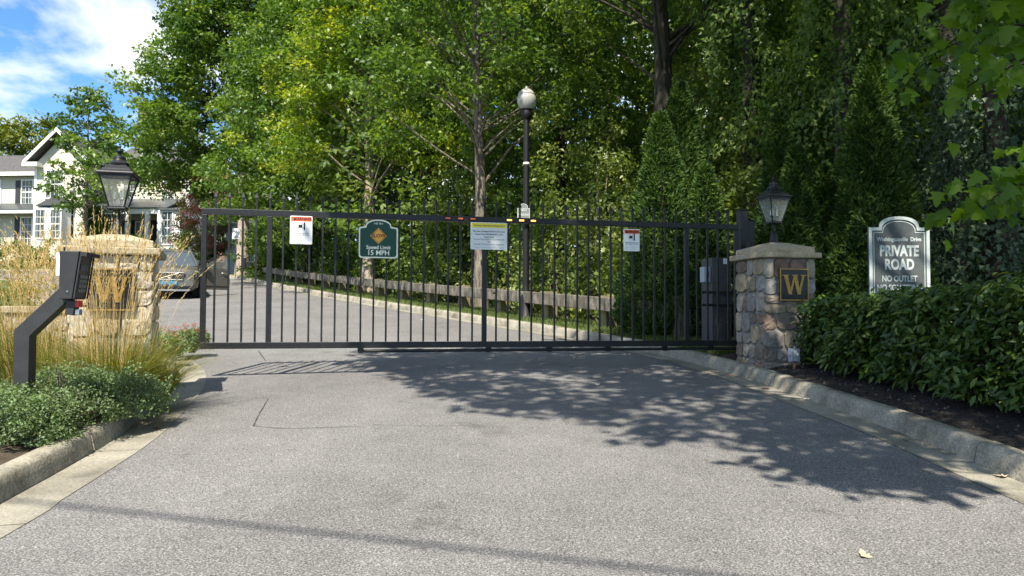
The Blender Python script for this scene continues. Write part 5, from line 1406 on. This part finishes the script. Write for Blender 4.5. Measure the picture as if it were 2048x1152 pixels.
# mulch chips and twigs on the right bed
rng = np.random.default_rng(51)
mp_ = strip_pts(FR, s_at_y(FR, 2.5), s_at_y(FR, 9), .55, 1.6, 2600, .15)
v, f, rv = leaves(mp_, .035, T_DIA, .8, 0); mc = struct(link_raw('mulch_chips', big_mesh('mulch_chips', v, f, 3, rv), leaf_mat('mulch_chip', [(.02, .016, .013), (.05, .04, .032), (.16, .13, .10)], 0, .9)), 'stuff'); tag(mc, 'dark wood mulch chips on the bed under the hedge', 'mulch')

# ------------------------------------------------------------------ dry leaves on the paving
rng = np.random.default_rng(61)
def dry_leaf(px, py, size, label, on=0.0):
    x, y = gp(px, py); V, F = T_MAPLE
    V = V * np.array([1, 1, 1]); V = V.copy(); V[:, 2] = .30 * (V[:, 0] ** 2) + .22 * V[:, 1] ** 2 * rng.uniform(.3, 1.2) + rng.normal(0, .03, len(V)); V[:, 2] -= V[:, 2].min()
    me = big_mesh('dry_leaf', V * size, F.reshape(-1), 3); o = link_raw('dry_leaf', me, M['dryleaf']); o.location = (x, y, gz(y) + .006 + on); o.rotation_euler = (rng.normal(0, .15), rng.normal(0, .15), rng.uniform(0, 6.28))
    tag(o, label, 'leaf', 'dry fallen leaves')
for a in [(1734, 1118, .055, 'pale curled dry leaf alone on the asphalt in the near foreground'), (2012, 955, .075, 'big curled dry leaf in the right gutter at the frame edge'), (1913, 908, .055, 'dry leaf in the right gutter below the stained kerb'), (1884, 906, .045, 'small dark dry leaf beside another in the right gutter'),
          (1856, 890, .045, 'dry leaf in the right gutter just before the stained kerb'), (1812, 882, .04, 'flat dry leaf at the right gutter edge'), (1608, 798, .06, 'orange brown dry leaf against the right kerb'), (1533, 778, .075, 'pale dry leaf on the right gutter near the pillar'),
          (1464, 752, .05, 'tiny pale dry leaf near the kerb by the right pillar'), (1353, 737, .05, 'white dry leaf on shaded asphalt before the gate'), (1195, 772, .06, 'dry leaf in the sun patch of the shaded asphalt'), (306, 858, .07, 'orange dry leaf in the left gutter'),
          (465, 725, .035, 'tiny pale leaf on the asphalt under the gate latch'), (1085, 655, .07, 'dry leaf on the asphalt beyond the gate below the lamp'), (845, 640, .08, 'pale dry leaf beyond the gate left of its middle post'), (1150, 664, .07, 'dry leaf in the far gutter behind the gate')]:
    dry_leaf(*a)

# ------------------------------------------------------------------ left planting: reed grass, catmint, sedum, boxwood
def reed_grass(px, Y, label, n_stalk, n_blade, H, spread, seed, bladeH=.7, bend=.55, dz=.2):
    global rng
    rng = np.random.default_rng(seed); x0 = P(px, 600, Y).x; base = (x0, Y, gz(Y) + dz - .05)
    t = thing('reed_grass', label, 'grass clump', base, 0, 'clumps of feather reed grass')
    def strips(n, h0, h1, w, bend, sp, seg=6):
        a = rng.uniform(0, 2 * math.pi, n); r0 = sp * .25 * np.sqrt(rng.uniform(size=n)); h = rng.uniform(h0, h1, n); bd = np.abs(rng.normal(bend, bend * .5, n)) * h
        dirx, diry = np.cos(a), np.sin(a); wa = rng.uniform(0, 2 * math.pi, n); u = np.linspace(0, 1, seg)
        px_ = (r0 * dirx)[:, None] + dirx[:, None] * bd[:, None] * (u[None] ** 2.0); py_ = (r0 * diry)[:, None] + diry[:, None] * bd[:, None] * (u[None] ** 2.0)
        pz_ = h[:, None] * (u[None] - .35 * np.clip(bd / h, 0, 1.2)[:, None] * u[None] ** 3)
        ww = w * np.clip(1.05 - u, .12, 1)[None] * np.ones((n, 1)); wx = np.cos(wa)[:, None] * ww; wy = np.sin(wa)[:, None] * ww
        Lf = np.stack([px_ - wx, py_ - wy, pz_], 2); Rt = np.stack([px_ + wx, py_ + wy, pz_], 2)
        v = np.stack([Lf, Rt], 2).reshape(n, seg * 2, 3)
        q = np.array([[2 * k, 2 * k + 1, 2 * k + 3, 2 * k + 2] for k in range(seg - 1)])
        f = (q[None] + (np.arange(n) * seg * 2)[:, None, None]).reshape(-1)
        tipd = np.stack([px_[:, -1] - px_[:, -2], py_[:, -1] - py_[:, -2], pz_[:, -1] - pz_[:, -2]], 1)
        return v.reshape(-1, 3), f, np.repeat(rng.uniform(size=n), seg - 1), np.stack([px_[:, -1], py_[:, -1], pz_[:, -1]], 1), unit(tipd)
    v, f, rv, _, _ = strips(n_blade, bladeH * .5, bladeH * 1.15, .0032, bend, spread)
    ob = link_raw('blades', big_mesh('blades', v, f, 4, rv), M['blade'], t); ob['kind'] = 'stuff'
    v, f, rv, tip_, td = strips(n_stalk, H * .72, H * 1.03, .0021, .20, spread)
    ob = link_raw('stalks', big_mesh('stalks', v, f, 4, rv), M['straw'], t); ob['kind'] = 'stuff'
    # feathery plumes along the upper stalk
    k = 22; idx = np.repeat(np.arange(n_stalk), k); back = rng.uniform(-.02, .26, len(idx)); pp = tip_[idx] - td[idx] * back[:, None]
    side = unit(rng.normal(size=(len(idx), 3))); d = unit(td[idx] + side * .28); b = unit(np.cross(d, rng.normal(size=(len(idx), 3))))
    L_ = rng.uniform(.02, .05, len(idx)) * (1 - .4 * np.abs(back - .1) / .16); w_ = .0028
    vv = np.zeros((len(idx), 4, 3)); vv[:, 0] = pp; vv[:, 1] = pp + d * (L_ * .45)[:, None] + b * w_; vv[:, 2] = pp + d * L_[:, None]; vv[:, 3] = pp + d * (L_ * .45)[:, None] - b * w_
    ob = link_raw('plumes', big_mesh('plumes', vv.reshape(-1, 3), np.arange(len(idx) * 4), 4, rng.uniform(.3, 1, len(idx))), M['straw'], t); ob['kind'] = 'stuff'
reed_grass(226, 6.15, 'tall straw coloured reed grass clump right in front of the left pillar plaque', 150, 900, 1.60, .9, 71, .62)
reed_grass(150, 6.35, 'reed grass clump just left of the pillar, behind the keypad housing', 110, 700, 1.56, .8, 72, .6)
reed_grass(282, 6.5, 'reed grass clump at the right corner of the left pillar', 26, 500, 1.45, .5, 73, .5)
reed_grass(70, 6.7, 'dense pale reed grass clump behind the keypad stand neck', 200, 900, 1.5, .9, 74, .75)
reed_grass(8, 6.9, 'reed grass clump cut by the left frame edge', 140, 800, 1.48, .9, 75, .75)
reed_grass(246, 6.25, 'green arching grass tuft spilling over the left kerb', 6, 1300, 1.0, .5, 76, .82, bend=.8, dz=.13)
reed_grass(322, 6.6, 'loose green grass tuft at the bend of the left kerb', 4, 700, .8, .3, 77, .6, bend=.8, dz=.12)
def mound(px, py, rx, h, label, seed, n=60, nl=44, sz=.021):
    x, y = gp(px, py)
    shrub('catmint_mound', label, 'plant', (x, y, gz(y) + .13), rx * 1.45, rx * 1.2, h * 1.25, n, nl, sz, M['catmint'], 'grey green catmint mounds', T_KITE, (.04, .15), 26, .5, .02, seed)
    m_ = bpy.data.objects
for i, a in enumerate([(8, 925, .24, .28, 'dark catmint mound at the left frame edge, nearest the camera'), (128, 880, .30, .30, 'catmint mound in front of the keypad stand foot'), (222, 862, .27, .27, 'fresh green catmint mound hanging over the left kerb'), (20, 800, .34, .42, 'catmint mound left of the keypad stand post'),
                      (150, 775, .32, .46, 'catmint mound right of the keypad stand post'), (85, 762, .30, .46, 'catmint mound behind the keypad stand post'), (268, 815, .25, .26, 'catmint mound below the green arching grass'), (0, 745, .34, .52, 'tall catmint mound at the frame edge behind the keypad stand'), (190, 750, .28, .46, 'greyish catmint mound at the foot of the left pillar'), (255, 740, .25, .28, 'small catmint mound at the right foot of the left pillar'), (52, 915, .20, .24, 'catmint clump between the near corner and the keypad stand')]):
    mound(*a, seed=400 + i, n=170, nl=58)
def sedum(px, py, r, label, seed):
    x, y = gp(px, py); t = shrub('sedum_plant', label, 'plant', (x, y, gz(y) + .12), r, r, .26, 50, 30, .04, M['catmint'], 'rust flowered sedum plants', T_IVY, (.05, .1), 8, .4, .02, seed)
    cen = np.stack([rng.uniform(-r, r, 14), rng.uniform(-r, r, 14), rng.uniform(.24, .36, 14)], 1); p, idx = cloud(cen, np.full(14, .035), 26, .4)
    v, f, rv = leaves(p, .016, T_DIA, .8, 0); ob = link_raw('flower_heads', big_mesh('flower_heads', v, f, 3, rv), M['sedum'], t); ob['kind'] = 'stuff'
sedum(352, 720, .24, 'rust flowered sedum plant beside the left end of the gate', 81)
sedum(385, 715, .20, 'small rust flowered sedum plant right at the gate end post', 82)
sedum(330, 735, .20, 'sedum plant at the right foot of the left pillar', 83)
q = gpt(-10, 9.5, .0); shrub('boxwood_hedge', 'bright green clipped boxwood at the left frame edge behind the grass', 'hedge', q, .95, .7, 1.05, 160, 60, .04, M['boxwood'], None, T_DIA, (.12, .22), 6, .4, .05, 84)

# ------------------------------------------------------------------ trees and shrubs by the house
q = gpt(168, 49.6, 0); tree('small_street_tree', 'small layered tree in front of the cream house gable', q, 12.3, .14, lambda u: (3.0 * (math.sin(math.pi * (.15 + .8 * u)) ** .7) + .2, .33 + .66 * u), 92, 60, .24, M['oak'], M['bark'], seed=91, flat=.35, rc=(.5, .95), shell=.4)
for i, (px, Y, H, R0, lab) in enumerate(((-20, 72, 15, 5.5, 'yellow green tree behind the house at the left frame edge'), (62, 75, 16, 5.0, 'yellow green tree behind the house left of the gable peak'), (330, 66, 15, 5.0, 'tree behind the right wing of the cream house'))):
    tree('background_tree', lab, gpt(px, Y, -1), H, .25, lambda u, R0=R0: (R0 * math.sin(math.pi * (.1 + .85 * u)) ** .7, .2 + .78 * u), 150, 46, .42, M['yellowtree'], M['bark_d'], seed=94 + i, tmpl=T_DIA, rc=(.7, 1.4), group='trees behind the house')
q = gpt(188, 51.8, 0); t = shrub('dark_evergreen', 'dark upright evergreen against the house porch', 'shrub', q, 1.0, .9, 4.6, 130, 60, .16, M['thuja'], None, T_DIA, (.3, .5), 4, .4, .02, 97)
q = gpt(408, 46.5, 0); tree('crape_myrtle', 'crape myrtle with pink red flowers left of the pale trunk', q, 6.6, .10, lambda u: (2.3 * math.sin(math.pi * (.12 + .8 * u)) ** .7 + .1, .24 + .75 * u), 130, 60, .15, M['myrtle'], M['bark_p'], seed=98, tmpl=T_DIA, rc=(.3, .55), shell=.5)
myr = [o for o in bpy.data.objects if o.name.startswith('crape_myrtle')][0]
cen = np.stack([rng.uniform(-1.9, 1.9, 46), rng.normal(-1.0, .6, 46), rng.uniform(1.6, 6.2, 46)], 1); p, idx = cloud(cen, rng.uniform(.16, .34, 46), 60, .9)
v, f, rv = leaves(p, .075, T_DIA, .4, 0); ob = link_raw('blossom', big_mesh('blossom', v, f, 3, rv), M['flower'], myr); ob['kind'] = 'stuff'
for i, (px, Y, rx, h, lm_, lab) in enumerate([(436, 50, 1.5, 2.6, 'boxwood', 'light green bush behind the open car door'), (385, 49, 1.8, 2.4, 'under', 'green bush behind the car roof'), (527, 40, 1.1, 1.5, 'boxwood', 'bright green bush at the far end of the guard rail'), (552, 45.5, 1.2, 2.6, 'wood_leaf', 'dark bush in front of the grey house'), (572, 40, 2.0, 5.0, 'wood_leaf', 'tall dark bush at the corner of the grey house'), (250, 51, 1.6, 1.8, 'wood_leaf', 'dark bush below the house porch'), (110, 51, 2.0, 1.5, 'boxwood', 'low light green bush below the house bay window'), (15, 52, 2.5, 1.6, 'under', 'low bush below the left wing of the house')]):
    shrub('garden_bush', lab, 'shrub', gpt(px, Y, 0), rx, rx, h, int(36 * rx * h), 36, .16, M[lm_], 'garden bushes', T_DIA, (.2, .42), 4, .4, .02, 500 + i)
# ------------------------------------------------------------------ tall maples standing right of the frame; their crowns reach over the road
def in_frame(p, m=40):
    r = CAMROT.transposed() @ (Vector(p) - EYE)
    if r.z > -.2: return False
    x = 1024 + 1479 * r.x / -r.z; y = 576 - 1479 * r.y / -r.z
    return -m < x < 2048 + m and -m < y < 1152 + m
def overhang():
    global rng
    rng = np.random.default_rng(606)
    sx, sy = SUN.x / -SUN.z, SUN.y / -SUN.z
    g = lambda *a: [gp(*q) for q in a]
    main = g((715, 706), (800, 745), (850, 775), (950, 800), (1060, 832), (1190, 842), (1330, 882), (1450, 876), (1540, 880), (1600, 905), (1760, 912), (1880, 925)) + [(3.3, 4.7), (5, 3.6), (9, 3), (15, 5), (16, 22), (11, 30), (2, 30), (-1.2, 24), (-.6, 20.5), (1.6, 17), (1.6, 14), (.6, 12.2), (-1.0, 11.2)]
    blob = g((1495, 935), (1590, 905), (1720, 902), (1850, 925), (1925, 962), (1830, 985), (1660, 975))
    def inside(p, poly):
        c = False; n = len(poly)
        for i in range(n):
            x1, y1 = poly[i]; x2, y2 = poly[(i + 1) % n]
            if (y1 > p[1]) != (y2 > p[1]) and p[0] < (x2 - x1) * (p[1] - y1) / (y2 - y1) + x1: c = not c
        return c
    trunks = [('maple_tree', (7.2, 2.6), 'maple overhanging from the right with leaves in the upper right corner'), ('maple_tree', (11.5, 10.0), 'tall maple right of the hedge, shading the pillar and hedge')]
    cen = [[], []]; rad = [[], []]
    def put(gx, gy, h, r):
        for _ in range(12):
            p = (gx - sx * h, gy - sy * h, gz(gy) + h)
            if not in_frame(p, 60 + r * 150): break
            h += 1.2
        else: return
        k = 0 if math.hypot(p[0] - 7.2, p[1] - 2.6) < math.hypot(p[0] - 11.5, p[1] - 10) else 1
        cen[k].append(p); rad[k].append(r)
    tries = 0; nn = 0
    while nn < 900 and tries < 40000:
        tries += 1; x = rng.uniform(-4, 16); y = rng.uniform(3, 30)
        if not inside((x, y), main): continue
        near = y < 9.5 and x < 4
        dens = 1.0 if near else ((.62 if x > 4.2 else .08) if y > 13 else .9 if x < 3.5 else .55)
        if 3.8 < x < 7 and 5.5 < y < 10: dens = .28
        if rng.uniform() > dens: continue
        r = rng.uniform(.28, .5) if near else rng.uniform(.5, .95)
        put(x, y, rng.uniform(6.2, 9.5) if near else rng.uniform(8.5, 15), r); nn += 1
    for _ in range(34):
        for _ in range(50):
            x = rng.uniform(1, 4); y = rng.uniform(3.5, 6)
            if inside((x, y), blob): put(x, y, rng.uniform(4.8, 6.2), rng.uniform(.16, .32)); break
    # extra density near the road so the shade reads solid
    for _ in range(260):
        x = rng.uniform(-2.5, 4); y = rng.uniform(5, 12)
        if inside((x, y), main): put(x, y, rng.uniform(7, 11), rng.uniform(.3, .55))
    roots = []
    for k, (nm, (tx, ty), lab) in enumerate(trunks):
        base = (tx, ty, gz(ty) + .1); t = thing(nm, lab, 'tree', base, 0); roots.append(t)
        m = MB(); m.tube([(0, 0, -.2), (-.05, 0, 2), (-.2, -.05, 6), (-.5, -.1, 11), (-.9, -.1, 16)], [.42, .33, .27, .18, .05], 10); m.build('trunk', M['bark'], t, smooth=True)
        c = np.array(cen[k]) - np.array(base); r = np.array(rad[k]); lm = MB()
        for i in range(0, len(c), 6):
            d = math.hypot(c[i][0], c[i][1]); z0 = float(np.clip(c[i][2] - d * .5, 2.5, 13)); f_ = z0 / 16
            limb(lm, (-.9 * f_ ** 2, 0, z0), c[i], .05, .008, .06, 6, 5)
        lm.build('limbs', M['bark'], t, smooth=True)['kind'] = 'stuff'
        p, idx = cloud(c, r, np.maximum(14, (r * r * 210)).astype(int), .5)
        v, f, rv = leaves(p, .18, T_KITE, .8, .2)
        o = link_raw('crown', big_mesh('crown', v, f, 3, rv), M['maple'], t); o['kind'] = 'stuff'
    # near drooping sprays, leaf by leaf
    t = roots[0]; base = Vector(t.location)
    shapes = []
    for k in range(7):
        V, F = T_MAPLE; V = V.copy(); V[:, 2] = -.22 * V[:, 0] ** 2 - .12 * (V[:, 1] - .4) ** 2 + rng.normal(0, .03, len(V)); V[:, 0] *= rng.uniform(.85, 1.1)
        me = big_mesh('leaf', V * .118, F.reshape(-1), 3, np.full(len(F), rng.uniform(.1, 1))); me.materials.append(M['maple']); shapes.append(me)
    sprays = [((2110, -40), (1795, 170), 5.6, 50), ((2110, 40), (1830, 125), 5.3, 40), ((2110, 90), (1880, 215), 5.5, 42), ((2080, -60), (1860, 30), 5.2, 36), ((2110, 130), (1960, 170), 5.0, 24), ((2110, 345), (1870, 425), 5.4, 46), ((2110, 370), (1960, 410), 5.2, 30), ((2100, -80), (1960, 40), 4.9, 30)]
    cnt = 0
    for (a, b, Y, n) in sprays:
        A = P(*a, Y - .35); B = P(*b, Y); m = MB(); mid = (A + B) / 2 + Vector((0, 0, .08))
        m.tube([A - base, mid - base, B - base], [.012, .008, .003], 5); m.build('branch', M['bark_d'], t, smooth=True)
        for i in range(n):
            u = rng.uniform(.0, 1.02); q = A.lerp(B, u) + Vector((0, 0, .08 * 4 * u * (1 - u))) + Vector(rng.normal(0, 1, 3)) * .10
            o = link_raw('leaf', shapes[cnt % 7], None, t); o.location = q - base; cnt += 1
            td = (B - A).normalized() * .5 + Vector((rng.normal(0, .6), rng.normal(0, .6), -.75)); td.normalize(); nr = Vector((rng.normal(0, .4), -.75 + rng.normal(0, .4), .7)); nr = (nr - td * nr.dot(td)).normalized(); bb = td.cross(nr)
            o.rotation_euler = Matrix((bb, td, nr)).transposed().to_euler(); o.scale = Vector((1, 1, 1)) * rng.uniform(.65, 1.15)
overhang()
# overhead cable that draws the thin shadow across the near asphalt
a = gp(60, 1003); b = gp(1420, 1150); sx, sy = SUN.x / -SUN.z, SUN.y / -SUN.z; h = 8.5
pts = []
for k in range(-6, 13):
    u = k / 6; x = a[0] + (b[0] - a[0]) * u; y = a[1] + (b[1] - a[1]) * u; pts.append((x - sx * h, y - sy * h, gz(y) + h))
tag(MB().tube(pts, .019, 6).build('overhead_cable', M['metal_d'], smooth=True), 'overhead utility cable casting a thin shadow across the near asphalt', 'cable')
